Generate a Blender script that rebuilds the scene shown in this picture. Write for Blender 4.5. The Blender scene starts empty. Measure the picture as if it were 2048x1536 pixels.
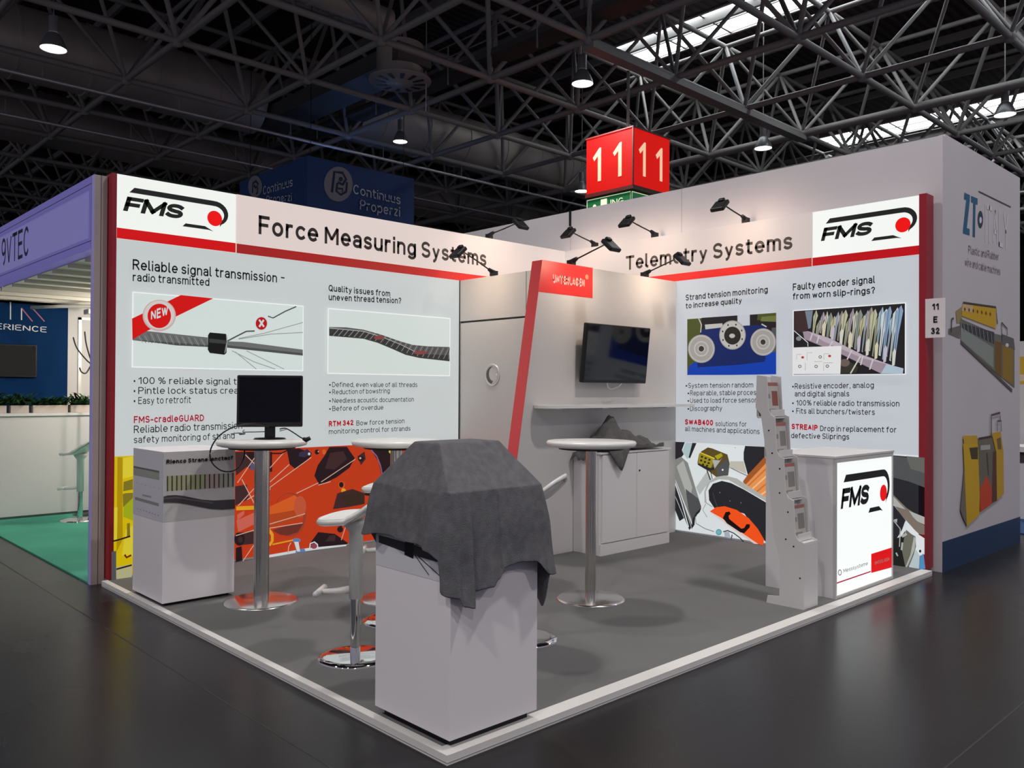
import bpy, bmesh, math, random
from mathutils import Vector, Matrix, noise
random.seed(7)
C = bpy.context.scene.collection
S = bpy.context.scene
PI = math.pi

# ------------------------------------------------------------------ camera, world, exposure
FPX = 1670.86
CAM = Vector((6.4896, -2.1044, 1.406))
RV = Vector((0.68885472, 0.7248795, 0.00537441)); UV_ = Vector((0.0022792, -0.00957979, 0.99995152)); FV = Vector((-0.72489584, 0.68880907, 0.00825123))
cd = bpy.data.cameras.new('camera'); co = bpy.data.objects.new('camera', cd); C.objects.link(co)
m = Matrix((RV, UV_, -FV)).transposed().to_4x4(); m.translation = CAM; co.matrix_world = m
cd.sensor_width = 36.0; cd.lens = FPX / 2048 * 36.0; cd.clip_end = 300; cd.clip_start = 0.05
S.camera = co
w = bpy.data.worlds.new('world'); S.world = w; w.use_nodes = True
w.node_tree.nodes['Background'].inputs[0].default_value = (0.70, 0.68, 0.86, 1)
w.node_tree.nodes['Background'].inputs[1].default_value = 0.33
S.view_settings.view_transform = 'Standard'; S.view_settings.look = 'None'
S.view_settings.exposure = 0.0; S.view_settings.gamma = 1.0; S.view_settings.use_curve_mapping = False
BAY_W = 1050.0      # hall lamps
ARM_W = 10.0        # booth arm spotlights
SKY_E = 7.0        # roof windows
LIT = 0.62         # backlit graphic walls
LOGO = 0.86        # backlit logo boxes

LA, LB, HF, HT, ZB, XD, YD = 4.883, 3.927, 2.52, 3.0, 0.906, 1.53, 3.33
FZ = -0.036        # hall floor level, platform carpet is z = 0

def ray(u, v):
    return FV + RV * ((u - 1024) / FPX) - UV_ * ((v - 768) / FPX)
def on(u, v, axis, val):                      # a pixel carried onto a wall plane
    q = ray(u, v); i = 'xyz'.index(axis); return CAM + q * ((val - CAM[i]) / q[i])
def deep(u, v, d):                            # a pixel at a given depth
    return CAM + ray(u, v) * d
def proj(p):
    r = Vector(p) - CAM; z = r.dot(FV)
    return (1024 + FPX * r.dot(RV) / z, 768 - FPX * r.dot(UV_) / z, z)

# ------------------------------------------------------------------ materials
MATS = {}
def lin(c):
    return tuple(((x / 255) / 12.92 if x / 255 <= 0.04045 else ((x / 255 + 0.055) / 1.055) ** 2.4) for x in c)
def mat(name, col, rough=0.5, metal=0.0, spec=0.5, bump=0.0, bscale=60.0, var=0.0, vscale=4.0, emit=None, es=0.0, coat=0.0, detail=4):
    if name in MATS: return MATS[name]
    M = bpy.data.materials.new(name); M.use_nodes = True
    nt = M.node_tree; b = nt.nodes['Principled BSDF']
    c4 = (*col, 1)
    b.inputs['Base Color'].default_value = c4; b.inputs['Roughness'].default_value = rough
    b.inputs['Metallic'].default_value = metal; b.inputs['Specular IOR Level'].default_value = spec
    if coat: b.inputs['Coat Weight'].default_value = coat
    if emit is not None:
        b.inputs['Emission Color'].default_value = (*emit, 1); b.inputs['Emission Strength'].default_value = es
    if var or bump:
        tc = nt.nodes.new('ShaderNodeTexCoord')
    if var:
        n = nt.nodes.new('ShaderNodeTexNoise'); n.inputs['Scale'].default_value = vscale; n.inputs['Detail'].default_value = detail
        nt.links.new(tc.outputs['Object'], n.inputs['Vector'])
        r = nt.nodes.new('ShaderNodeMapRange'); r.inputs[1].default_value = 0.3; r.inputs[2].default_value = 0.7
        r.inputs[3].default_value = 1 - var; r.inputs[4].default_value = 1 + var
        nt.links.new(n.outputs['Fac'], r.inputs[0])
        mx = nt.nodes.new('ShaderNodeVectorMath'); mx.operation = 'SCALE'; mx.inputs[0].default_value = col
        nt.links.new(r.outputs[0], mx.inputs['Scale']); nt.links.new(mx.outputs[0], b.inputs['Base Color'])
    if bump:
        n2 = nt.nodes.new('ShaderNodeTexNoise'); n2.inputs['Scale'].default_value = bscale; n2.inputs['Detail'].default_value = 3
        nt.links.new(tc.outputs['Object'], n2.inputs['Vector'])
        bp = nt.nodes.new('ShaderNodeBump'); bp.inputs['Strength'].default_value = bump; bp.inputs['Distance'].default_value = 0.01
        nt.links.new(n2.outputs['Fac'], bp.inputs['Height']); nt.links.new(bp.outputs[0], b.inputs['Normal'])
    MATS[name] = M; return M
def lit(rgb, k=None):                         # backlit print film of one ink colour
    k = LIT if k is None else k
    key = 'backlit_%d_%d_%d_%d' % (*rgb, int(k * 100))
    c = lin(rgb)
    return mat(key, tuple(x * 0.22 for x in c), rough=0.45, spec=0.25, emit=c, es=k)
def ink(rgb, rough=0.5):
    return mat('ink_%d_%d_%d' % rgb, lin(rgb), rough=rough, spec=0.3)
WHITE = mat('white_laminate', (0.72, 0.71, 0.71), rough=0.42)
CABIN = mat('grey_white_wall_panel', (0.60, 0.585, 0.57), rough=0.55, var=0.02, vscale=2)
FASC = lit((247, 230, 224), 0.68); FASC2 = lit((244, 230, 226), 0.54)
NWALL = mat('white_fabric_wall', (0.60, 0.57, 0.60), rough=0.6, var=0.02, vscale=1.5)
PLAST = mat('white_plastic', (0.78, 0.78, 0.75), rough=0.3)
RED = mat('red_lacquer', (0.33, 0.007, 0.018), rough=0.4)
REDS = mat('bright_red_film', (0.80, 0.018, 0.015), rough=0.4)
REDP = mat('red_lacquered_edge', (0.72, 0.06, 0.065), rough=0.4)
BLACK = mat('black_print', (0.008, 0.008, 0.008), rough=0.5)
BROWNINK = mat('dark_brown_lettering', (0.035, 0.025, 0.022), rough=0.5)
BPLAST = mat('black_plastic', (0.010, 0.010, 0.011), rough=0.4, spec=0.3)
SCREEN = mat('dark_glass_screen', (0.004, 0.004, 0.008), rough=0.08)
MSCREEN = mat('matte_dark_screen', (0.004, 0.004, 0.008), rough=0.3, spec=0.12)
CHROME = mat('chrome', (0.82, 0.82, 0.82), rough=0.06, metal=1)
BRUSH = mat('brushed_steel', (0.62, 0.60, 0.56), rough=0.25, metal=1)
ALU = mat('anodised_aluminium', (0.62, 0.61, 0.60), rough=0.4, metal=0.6)
STEEL = mat('truss_steel_paint', (0.27, 0.255, 0.235), rough=0.55)
DUCT = mat('galvanised_duct', (0.46, 0.42, 0.37), rough=0.5, metal=0.3, var=0.15, vscale=0.6)
CLOTH = mat('grey_dust_sheet', (0.135, 0.135, 0.145), rough=0.9, spec=0.15, bump=0.5, bscale=240, var=0.16, vscale=30)
CARPET = mat('grey_booth_carpet', (0.155, 0.155, 0.157), rough=0.95, spec=0.1, bump=0.3, bscale=400, var=0.06, vscale=1.3)
RIM = mat('white_edge_profile', (0.70, 0.69, 0.67), rough=0.45)

# ------------------------------------------------------------------ mesh builder
class MB:
    def __init__(s): s.v = []; s.f = []; s.m = []; s.sm = []; s.mats = []
    def mi(s, mt):
        if mt not in s.mats: s.mats.append(mt)
        return s.mats.index(mt)
    def add(s, vs, fs, mt, smooth=False):
        o = len(s.v); s.v += [tuple(v) for v in vs]; k = s.mi(mt)
        for f in fs: s.f.append(tuple(i + o for i in f)); s.m.append(k); s.sm.append(smooth)
        return s
    def box(s, a, b, mt, mx=None):
        x0, y0, z0 = a; x1, y1, z1 = b
        vs = [Vector(p) for p in ((x0,y0,z0),(x1,y0,z0),(x1,y1,z0),(x0,y1,z0),(x0,y0,z1),(x1,y0,z1),(x1,y1,z1),(x0,y1,z1))]
        if mx: vs = [mx @ v for v in vs]
        return s.add(vs, [(0,3,2,1),(4,5,6,7),(0,1,5,4),(1,2,6,5),(2,3,7,6),(3,0,4,7)], mt)
    def bbox(s, a, b, mt, r=0.006, mx=None):   # box with bevelled edges
        bm = bmesh.new(); bmesh.ops.create_cube(bm, size=1)
        for v in bm.verts: v.co = Vector([a[i] + (v.co[i] + 0.5) * (b[i] - a[i]) for i in range(3)])
        bmesh.ops.bevel(bm, geom=bm.edges[:], offset=r, segments=2, affect='EDGES', profile=0.5)
        bm.verts.index_update(); vs = [(mx @ v.co if mx else v.co.copy()) for v in bm.verts]; fs = [[v.index for v in f.verts] for f in bm.faces]; bm.free()
        return s.add(vs, fs, mt, False)
    def cyl(s, p, q, r, mt, n=10, r2=None, cap=True, smooth=True):
        p = Vector(p); q = Vector(q); d = (q - p).normalized()
        a = d.orthogonal().normalized(); b = d.cross(a); r2 = r if r2 is None else r2
        vs = []
        for i in range(n):
            t = 2 * PI * i / n; o = a * math.cos(t) + b * math.sin(t)
            vs += [p + o * r, q + o * r2]
        s.add(vs, [(2*i, 2*((i+1) % n), 2*((i+1) % n)+1, 2*i+1) for i in range(n)], mt, smooth)
        if cap:
            s.add([vs[2*i] for i in range(n)], [tuple(range(n-1, -1, -1))], mt); s.add([vs[2*i+1] for i in range(n)], [tuple(range(n))], mt)
        return s
    def lathe(s, prof, mt, c=(0,0,0), n=32, mx=None, smooth=True, sx=1, sy=1):
        vs = []; k = len(prof)
        for i in range(n):
            t = 2 * PI * i / n
            for r, z in prof: 
                v = Vector((c[0] + r*sx*math.cos(t), c[1] + r*sy*math.sin(t), c[2] + z)); vs.append(mx @ v if mx else v)
        fs = [(i*k+j, ((i+1) % n)*k+j, ((i+1) % n)*k+j+1, i*k+j+1) for i in range(n) for j in range(k-1)]
        return s.add(vs, fs, mt, smooth)
    def tube(s, pts, r, mt, n=8):
        pts = [Vector(p) for p in pts]; vs = []; up = Vector((0,0,1))
        for i, p in enumerate(pts):
            d = (pts[min(i+1, len(pts)-1)] - pts[max(i-1, 0)]).normalized()
            a = d.cross(up); a = a.normalized() if a.length > 1e-3 else d.orthogonal().normalized(); b = d.cross(a)
            rr = r[i] if isinstance(r, (list, tuple)) else r
            for j in range(n):
                t = 2*PI*j/n; vs.append(p + (a*math.cos(t) + b*math.sin(t))*rr)
        fs = [(i*n+j, i*n+(j+1) % n, (i+1)*n+(j+1) % n, (i+1)*n+j) for i in range(len(pts)-1) for j in range(n)]
        fs += [tuple(range(n-1, -1, -1)), tuple((len(pts)-1)*n+j for j in range(n))]
        return s.add(vs, fs, mt, True)
    def prism(s, pts, ext, mt):                # planar outline (3-D points) extruded by a vector
        n = len(pts); pts = [Vector(p) for p in pts]; e = Vector(ext)
        s.add(pts, [tuple(range(n))], mt); s.add([p + e for p in pts], [tuple(range(n-1, -1, -1))], mt)
        return s.add(pts + [p + e for p in pts], [(i, i+n, (i+1) % n+n, (i+1) % n) for i in range(n)], mt)
    def build(s, name, parent=None, at=None):
        me = bpy.data.meshes.new(name); off = Vector(at) if at else Vector((0,0,0))
        me.from_pydata([tuple(Vector(v) - off) for v in s.v], [], s.f)
        for mt in s.mats: me.materials.append(mt)
        me.polygons.foreach_set('material_index', s.m); me.polygons.foreach_set('use_smooth', s.sm); me.update()
        o = bpy.data.objects.new(name, me); C.objects.link(o)
        if at: o.location = at
        if parent is not None:
            o.parent = parent
            if not at: o.location = -Vector(parent.location) if parent.rotation_euler.z == 0 else (0,0,0)
            pass
        return o
def tag(o, label=None, cat=None, group=None, kind=None):
    for k, v in (('label', label), ('category', cat), ('group', group), ('kind', kind)):
        if v: o[k] = v
    return o
def thing(name, label, cat, loc=(0,0,0), rz=0.0, group=None):
    o = bpy.data.objects.new(name, None); C.objects.link(o); o.location = loc; o.rotation_euler.z = rz
    o.empty_display_size = 0.1
    return tag(o, label, cat, group)
def loc_build(mb, name, parent):               # mesh given in the parent's own coordinates
    o = mb.build(name); o.parent = parent; return o
def copy_tree(o, parent=None):
    c = o.copy(); C.objects.link(c)
    if parent is not None: c.parent = parent
    for ch in o.children: copy_tree(ch, c)
    return c

# ------------------------------------------------------------------ print helpers
class Plane:                                   # a flat print surface: u along U, v = z, facing N
    def __init__(s, axis, val, off=0.0012, step=0.00018, pxval=None):
        s.axis = axis; s.val = val; s.n = 0; s.off = off; s.step = step; s.px = val if pxval is None else pxval
    def P(s, u, z, k=None):
        d = s.off + s.step * (s.n if k is None else k)
        return Vector((s.val + d, u, z)) if s.axis == 'x' else Vector((u, s.val - d, z))
    def pix(s, p):
        q = on(p[0], p[1], s.axis, s.px); return (q.y if s.axis == 'x' else q.x, q.z)
    def poly(s, mb, pts, mt):
        s.n += 1; mb.add([s.P(u, z) for u, z in pts], [tuple(range(len(pts)))], mt)
    def rect(s, mb, u0, z0, u1, z1, mt): s.poly(mb, [(u0,z0),(u1,z0),(u1,z1),(u0,z1)], mt)
    def pp(s, mb, pts, mt, crop=(0,0,1)):      # polygon traced on the print
        s.poly(mb, [s.pix((crop[0] + x/crop[2], crop[1] + y/crop[2])) for x, y in pts], mt)
    def disc(s, mb, u, z, ru, rz, mt, n=28, rot=0.0):
        s.poly(mb, [(u + ru*math.cos(2*PI*i/n)*math.cos(rot) - rz*math.sin(2*PI*i/n)*math.sin(rot), z + ru*math.cos(2*PI*i/n)*math.sin(rot) + rz*math.sin(2*PI*i/n)*math.cos(rot)) for i in range(n)], mt)
    def pdisc(s, mb, x, y, rx, ry, mt, crop=(0,0,1), n=24):
        s.pp(mb, [(x + rx*math.cos(2*PI*i/n), y + ry*math.sin(2*PI*i/n)) for i in range(n)], mt, crop)
    def line(s, mb, pts, wd, mt, crop=(0,0,1), px=True):
        q = [Vector(s.pix((crop[0]+x/crop[2], crop[1]+y/crop[2]))) for x, y in pts] if px else [Vector(p) for p in pts]
        L = []; R = []
        for i, p in enumerate(q):
            d = (q[min(i+1, len(q)-1)] - q[max(i-1, 0)]).normalized(); nn = Vector((-d.y, d.x)) * wd / 2
            L.append(tuple(p + nn)); R.append(tuple(p - nn))
        s.n += 1
        k = len(q); vs = [s.P(*a) for a in L] + [s.P(*a) for a in R]
        mb.add(vs, [(i, i+1, k+i+1, k+i) for i in range(k-1)], mt)
# monoline lettering: every glyph is a set of pen strokes in a box of cap height 1 (x-height .72)
def _a(cx, cy, rx, ry, a0, a1, n=None):
    n = n or max(4, int(abs(a1-a0)/15)); return [(cx + rx*math.cos(math.radians(a0+(a1-a0)*i/n)), cy + ry*math.sin(math.radians(a0+(a1-a0)*i/n))) for i in range(n+1)]
XH = 0.72
def _glyphs():
    G = {}; x = XH; h = x/2; r = 0.24
    O = lambda cx, cy, rx, ry: _a(cx, cy, rx, ry, 0, 360, 24)
    bowl = O(r, h, r, h)
    G['A'] = (.60, [[(0,0),(.30,1),(.60,0)],[(.11,.33),(.49,.33)]]); G['B'] = (.54, [[(.28,.53),(0,.53)],[(0,0),(0,1),(.28,1)]+_a(.28,.765,.22,.235,90,-90)+[(.30,.53)]+_a(.28,.265,.26,.265,90,-90)+[(0,0)]])
    G['C'] = (.54, [_a(.28,.5,.28,.5,48,312)]); G['D'] = (.56, [[(0,0),(0,1),(.2,1)]+_a(.2,.5,.36,.5,90,-90)+[(0,0)]])
    G['E'] = (.46, [[(.46,0),(0,0),(0,1),(.46,1)],[(0,.53),(.40,.53)]]); G['F'] = (.45, [[(0,0),(0,1),(.45,1)],[(0,.50),(.38,.50)]])
    G['G'] = (.58, [_a(.29,.5,.29,.5,50,330)+[(.56,.46),(.32,.46)]]); G['H'] = (.56, [[(0,0),(0,1)],[(.56,0),(.56,1)],[(0,.52),(.56,.52)]]); G['I'] = (0, [[(0,0),(0,1)]])
    G['J'] = (.36, [[(.36,1),(.36,.2)]+_a(.18,.2,.18,.2,0,-180)]); G['K'] = (.54, [[(0,0),(0,1)],[(.52,1),(0,.38)],[(.2,.6),(.54,0)]]); G['L'] = (.44, [[(0,1),(0,0),(.44,0)]])
    G['M'] = (.72, [[(0,0),(0,1),(.36,.22),(.72,1),(.72,0)]]); G['N'] = (.58, [[(0,0),(0,1),(.58,0),(.58,1)]]); G['O'] = (.60, [O(.30,.5,.30,.5)])
    G['P'] = (.52, [[(0,0),(0,1),(.27,1)]+_a(.27,.73,.25,.27,90,-90)+[(0,.46)]]); G['Q'] = (.60, [O(.30,.5,.30,.5),[(.36,.24),(.62,-.06)]])
    G['R'] = (.54, [[(0,0),(0,1),(.27,1)]+_a(.27,.74,.25,.26,90,-90)+[(0,.48)],[(.26,.48),(.54,0)]]); G['S'] = (.52, [_a(.26,.745,.25,.255,35,235)+[(.2,.52),(.34,.46)]+_a(.26,.255,.26,.255,50,-145)])
    G['T'] = (.54, [[(0,1),(.54,1)],[(.27,0),(.27,1)]]); G['U'] = (.56, [[(0,1),(0,.28)]+_a(.28,.28,.28,.28,180,360)+[(.56,1)]]); G['V'] = (.56, [[(0,1),(.28,0),(.56,1)]]); G['W'] = (.84, [[(0,1),(.21,0),(.42,.9),(.63,0),(.84,1)]])
    G['X'] = (.54, [[(0,1),(.54,0)],[(0,0),(.54,1)]]); G['Y'] = (.54, [[(0,1),(.27,.45),(.54,1)],[(.27,.45),(.27,0)]]); G['Z'] = (.5, [[(0,1),(.5,1),(0,0),(.5,0)]])
    G['a'] = (.42, [[(.03,.62)]+_a(.21,.52,.21,.20,125,0)+[(.42,0)],[(.42,.40),(.2,.40)]+_a(.19,.20,.19,.20,90,270)+_a(.24,.22,.18,.22,-90,-10)])
    G['b'] = (.48, [[(0,0),(0,1)], bowl]); G['c'] = (.42, [_a(.24,h,.24,h,50,310)]); G['d'] = (.48, [[(.48,0),(.48,1)], bowl]); G['e'] = (.48, [[(0,h),(.48,h)]+_a(.24,h,.24,h,0,308)])
    G['f'] = (.30, [[(.10,0),(.10,.80)]+_a(.28,.80,.18,.20,180,90),[(0,x),(.28,x)]]); G['g'] = (.48, [bowl, [(.48,x),(.48,-.06)]+_a(.25,-.06,.23,.21,0,-140)]); G['h'] = (.44, [[(0,0),(0,1)],[(0,.48)]+_a(.22,.48,.22,.24,180,0)+[(.44,0)]])
    G['i'] = (0, [[(0,0),(0,x-.06)],[(0,.97),(0,1.0)]]); G['j'] = (.1, [[(.1,x),(.1,-.1)]+_a(-.04,-.1,.14,.15,0,-80),[(.1,.97),(.1,1.0)]]); G['k'] = (.42, [[(0,0),(0,1)],[(.40,x),(0,.26)],[(.15,.42),(.42,0)]])
    G['l'] = (.10, [[(0,1),(0,.12)]+_a(.12,.12,.12,.12,180,260)]); G['m'] = (.74, [[(0,0),(0,x)],[(0,.50)]+_a(.185,.50,.185,.22,180,0)+[(.37,0)],[(.37,.50)]+_a(.555,.50,.185,.22,180,0)+[(.74,0)]])
    G['n'] = (.44, [[(0,0),(0,x)],[(0,.48)]+_a(.22,.48,.22,.24,180,0)+[(.44,0)]]); G['o'] = (.48, [bowl]); G['p'] = (.48, [[(0,-.28),(0,x)], bowl]); G['q'] = (.48, [[(.48,-.28),(.48,x)], bowl])
    G['r'] = (.28, [[(0,0),(0,x)],[(0,.48)]+_a(.2,.48,.2,.24,180,75)]); G['s'] = (.40, [_a(.20,.54,.19,.18,35,235)+[(.14,.38),(.27,.33)]+_a(.20,.185,.20,.185,50,-145)])
    G['t'] = (.30, [[(.10,.93),(.10,.16)]+_a(.26,.16,.16,.16,180,280),[(0,x),(.30,x)]]); G['u'] = (.44, [[(0,x),(0,.24)]+_a(.22,.24,.22,.24,180,360),[(.44,x),(.44,0)]]); G['v'] = (.44, [[(0,x),(.22,0),(.44,x)]]); G['w'] = (.68, [[(0,x),(.17,0),(.34,.66),(.51,0),(.68,x)]])
    G['x'] = (.42, [[(0,x),(.42,0)],[(0,0),(.42,x)]]); G['y'] = (.44, [[(0,x),(.22,.04)],[(.44,x),(.18,-.14),(.10,-.26),(0,-.26)]]); G['z'] = (.40, [[(0,x),(.40,x),(0,0),(.40,0)]])
    G['0'] = (.50, [O(.25,.5,.25,.5)]); G['1'] = (.26, [[(0,.74),(.24,1),(.24,0)]]); G['2'] = (.48, [[(.02,.78)]+_a(.24,.74,.22,.26,165,-20)+[(0,0),(.48,0)]]); G['3'] = (.48, [_a(.23,.755,.21,.245,150,-90)+[(.23,.51)]+_a(.23,.255,.25,.255,90,-150)])
    G['4'] = (.52, [[(.36,0),(.36,1),(0,.28),(.52,.28)]]); G['5'] = (.48, [[(.44,1),(.06,1),(.03,.52)]+_a(.22,.31,.25,.31,120,-145)]); G['9'] = (.48, [O(.24,.70,.24,.30), [(.48,.70)]+_a(.20,.42,.28,.42,0,-75)])
    G['.'] = (0, [[(0,0),(0,.04)]]); G[','] = (.04, [[(.05,.05),(0,-.14)]]); G['-'] = (.28, [[(0,.38),(.28,.38)]]); G['?'] = (.42, [_a(.21,.77,.20,.23,160,-60)+[(.21,.40),(.21,.26)],[(.21,0),(.21,.05)]]); G['/'] = (.34, [[(0,-.06),(.34,1.04)]]); G['\u00b7'] = (0, [[(0,.36),(0,.42)]])
    # wide heavy letters of the logo
    G['\x01'] = (.60, [[(0,0),(0,1),(.60,1)],[(0,.46),(.50,.46)]]); G['\x02'] = (.92, [[(0,0),(0,1)],[(0,1),(.46,.10)],[(.46,.10),(.92,1)],[(.92,1),(.92,0)]])
    G['\x03'] = (.70, [_a(.36,.76,.33,.24,30,90,4)+_a(.30,.76,.27,.24,90,250,8)+[(.42,.47)]+_a(.42,.24,.28,.24,70,-90,8)+_a(.34,.24,.33,.24,-90,-150,4)])
    G['%'] = (.80, [O(.17,.76,.15,.22), O(.63,.24,.15,.22), [(.18,0),(.62,1)]])
    return G
GL = _glyphs(); _FONT = {}
def glyphs(txt, weight=0.12, shear=0.0):
    key = (txt, weight, shear)
    if key in _FONT: return _FONT[key]
    vs = []; fs = []; x = 0.0; t = weight; gap = (0.105 + t*0.30) if t < 0.25 else 0.03; wx = 1.16
    for ch in txt:
        if ch == ' ': x += 0.30; continue
        wd, strokes = GL[ch]
        for st in strokes:
            Q = [Vector((x + t/2 + p[0]*wx, t/2 + p[1]*(1-t))) for p in st]; full = (Q[0]-Q[-1]).length < 1e-4
            segs = [[Q[0]]]; ext = [None]
            for i in range(1, len(Q)-1):
                segs[-1].append(Q[i]); d = (Q[i]-Q[i-1]).normalized().dot((Q[i+1]-Q[i]).normalized())
                if d < 0.5: segs.append([Q[i]]); ext.append(0.5 if d > -0.35 else 0.12)
            segs[-1].append(Q[-1]); ext.append(None)
            for si, P in enumerate(segs):
                n = len(P); closed = full and len(segs) == 1
                ds = [(P[i+1]-P[i]).normalized() for i in range(n-1)]; L = []; R = []; o = len(vs)
                e0 = ext[si]; e1 = ext[si+1]; slant = ch in 'AVWNvwxyXkKZz/7'
                e0 = (0.0 if slant else 0.5) if e0 is None else e0; e1 = (0.0 if slant else 0.5) if e1 is None else e1
                for i in range(n):
                    d0 = ds[i-1] if i > 0 else (ds[-1] if closed else ds[0]); d1 = ds[i] if i < n-1 else (ds[0] if closed else ds[-1])
                    mdir = (d0 + d1).normalized(); nn = Vector((-mdir.y, mdir.x)); k = min(1.4, 1/max(0.5, nn.dot(Vector((-d1.y, d1.x)))))
                    p = P[i].copy()
                    if not closed and i == 0: p -= d1*t*e0
                    if not closed and i == n-1: p += d0*t*e1
                    L.append(p + nn*t/2*k); R.append(p - nn*t/2*k)
                vs += L + R; fs += [(o+i, o+n+i, o+n+i+1, o+i+1) for i in range(n-1)]
        x += wd*wx + t + gap
    ymax = 1.0
    vs = [(p.x + shear*p.y, p.y) for p in vs]
    _FONT[key] = (vs, fs); return _FONT[key]
def text(pl, mb, txt, u0, zb, wdt, cap, mt, bold=0.0, shear=0.0, slope=0.0):
    vs, fs = glyphs(txt, 0.125 + bold*4.0, shear); xs = [v[0] for v in vs]; x0 = min(xs); sx = wdt / (max(xs) - x0)
    pl.n += 1
    mb.add([pl.P(u0 + (v[0] - x0)*sx, zb + v[1]*cap + slope*(v[0] - x0)*sx) for v in vs], fs, mt)
def ptext(pl, mb, txt, p0, p1, cap_px, mt, bold=0.0, shear=0.0):   # baseline start and end as read off the photo
    a = pl.pix(p0); b = pl.pix(p1); c = pl.pix((p0[0], p0[1] - cap_px))
    text(pl, mb, txt, a[0], a[1], b[0]-a[0], c[1]-a[1], mt, bold, shear, (b[1]-a[1])/(b[0]-a[0]))

def fms_logo(pl, mb, u0, z0, wd, ht, k_red, k_blk):
    X = lambda t: u0 + t*wd
    Z = lambda t: z0 + t*ht
    # upper belt: bar, half turn, tapering end
    top = [(0.055,0.835),(0.10,1.0),(0.84,1.0)]
    for a in range(80, -61, -14):
        t = math.radians(a); top.append((0.86 + 0.14*math.cos(t), 0.60 + 0.40*math.sin(t)))
    top.append((0.915, 0.17))
    for a in range(-52, 81, 12):
        t = math.radians(a); top.append((0.855 + 0.102*math.cos(t), 0.56 + 0.275*math.sin(t)))
    top.append((0.83, 0.835))
    pl.poly(mb, [(X(a), Z(b)) for a, b in top], k_blk)
    pl.disc(mb, X(0.862), Z(0.43), 0.075*wd, 0.075*wd if ht/wd < 0.45 else 0.26*ht, k_red)
    pl.poly(mb, [(X(0.545),Z(0.03)),(X(0.575),Z(0.135)),(X(0.765),Z(0.135)),(X(0.85),Z(0.0)),(X(0.80),Z(0.03))], k_blk)
    text(pl, mb, '\x01\x02\x03', X(0.0), Z(0.25), 0.565*wd, 0.45*ht, k_blk, bold=0.034, shear=0.24)

# ------------------------------------------------------------------ hall floor, far walls, roof
fm = bpy.data.materials.new('dark_hall_floor'); fm.use_nodes = True
nt = fm.node_tree; b = nt.nodes['Principled BSDF']
tc = nt.nodes.new('ShaderNodeTexCoord'); n1 = nt.nodes.new('ShaderNodeTexNoise'); n1.inputs['Scale'].default_value = 0.7; n1.inputs['Detail'].default_value = 6
nt.links.new(tc.outputs['Object'], n1.inputs['Vector'])
cr = nt.nodes.new('ShaderNodeValToRGB'); cr.color_ramp.elements[0].position = 0.3; cr.color_ramp.elements[1].position = 0.75
cr.color_ramp.elements[0].color = (0.012, 0.012, 0.013, 1); cr.color_ramp.elements[1].color = (0.021, 0.021, 0.0225, 1)
nt.links.new(n1.outputs['Fac'], cr.inputs['Fac']); nt.links.new(cr.outputs[0], b.inputs['Base Color'])
mr = nt.nodes.new('ShaderNodeMapRange'); mr.inputs[3].default_value = 0.20; mr.inputs[4].default_value = 0.34
nt.links.new(n1.outputs['Fac'], mr.inputs[0]); nt.links.new(mr.outputs[0], b.inputs['Roughness'])
b.inputs['Specular IOR Level'].default_value = 0.20
mb = MB(); mb.box((-62, -14, FZ - 0.2), (16, 62, FZ), fm); fl = mb.build('floor'); tag(fl, kind='structure', label='dark grey glossy exhibition hall floor', cat='floor')
seam = mat('floor_seam', (0.016, 0.016, 0.017), rough=0.6)
mb = MB()
for y in (-0.40,):
    mb.box((-30, y, FZ), (9, y + 0.008, FZ + 0.0006), seam)
mb.box((5.3, -12, FZ), (5.308, 20, FZ + 0.0006), seam)
o = mb.build('floor_seam_lines', fl)
HALLW = mat('dark_hall_wall', (0.03, 0.028, 0.027), rough=0.8)
mb = MB(); mb.box((-62, 61.5, FZ), (16, 62, 12), HALLW); tag(mb.build('wall_back'), kind='structure')
mb = MB(); mb.box((-62, -14, FZ), (-61.5, 61.5, 12), HALLW); tag(mb.build('wall_left'), kind='structure')

NX0, NY0, SP, ZN, ZU = -10.797, 4.72, 3.0, 8.606, 11.05
ROOF = bpy.data.materials.new('corrugated_roof'); ROOF.use_nodes = True
nt = ROOF.node_tree; b = nt.nodes['Principled BSDF']; b.inputs['Roughness'].default_value = 0.7
tc = nt.nodes.new('ShaderNodeTexCoord'); wv = nt.nodes.new('ShaderNodeTexWave'); wv.inputs['Scale'].default_value = 1.2; wv.bands_direction = 'X'
nt.links.new(tc.outputs['Object'], wv.inputs['Vector'])
cr = nt.nodes.new('ShaderNodeValToRGB'); cr.color_ramp.elements[0].color = (0.018, 0.012, 0.011, 1); cr.color_ramp.elements[1].color = (0.055, 0.036, 0.034, 1)
nt.links.new(wv.outputs['Fac'], cr.inputs['Fac']); nt.links.new(cr.outputs[0], b.inputs['Base Color'])
bp = nt.nodes.new('ShaderNodeBump'); bp.inputs['Distance'].default_value = 0.05; nt.links.new(wv.outputs['Fac'], bp.inputs['Height']); nt.links.new(bp.outputs[0], b.inputs['Normal'])
ZR = 11.75
SKY = [(-9.65, 17.30, 12.0, 18.9), (-9.8, 30.2, 14.0, 31.9)]
mb = MB()
ys = [-14, SKY[0][1], SKY[0][3], SKY[1][1], SKY[1][3], 62]
for i in range(5):
    y0, y1 = ys[i], ys[i+1]
    if i in (1, 3):
        x0, x1 = SKY[i//2][0], SKY[i//2][2]
        mb.box((-62, y0, ZR), (x0, y1, ZR+0.2), ROOF); mb.box((x1, y0, ZR), (16, y1, ZR+0.2), ROOF)
    else: mb.box((-62, y0, ZR), (16, y1, ZR+0.2), ROOF)
ceil = tag(mb.build('ceiling'), kind='structure', label='dark corrugated hall roof over a grey steel space frame', cat='ceiling')
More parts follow.
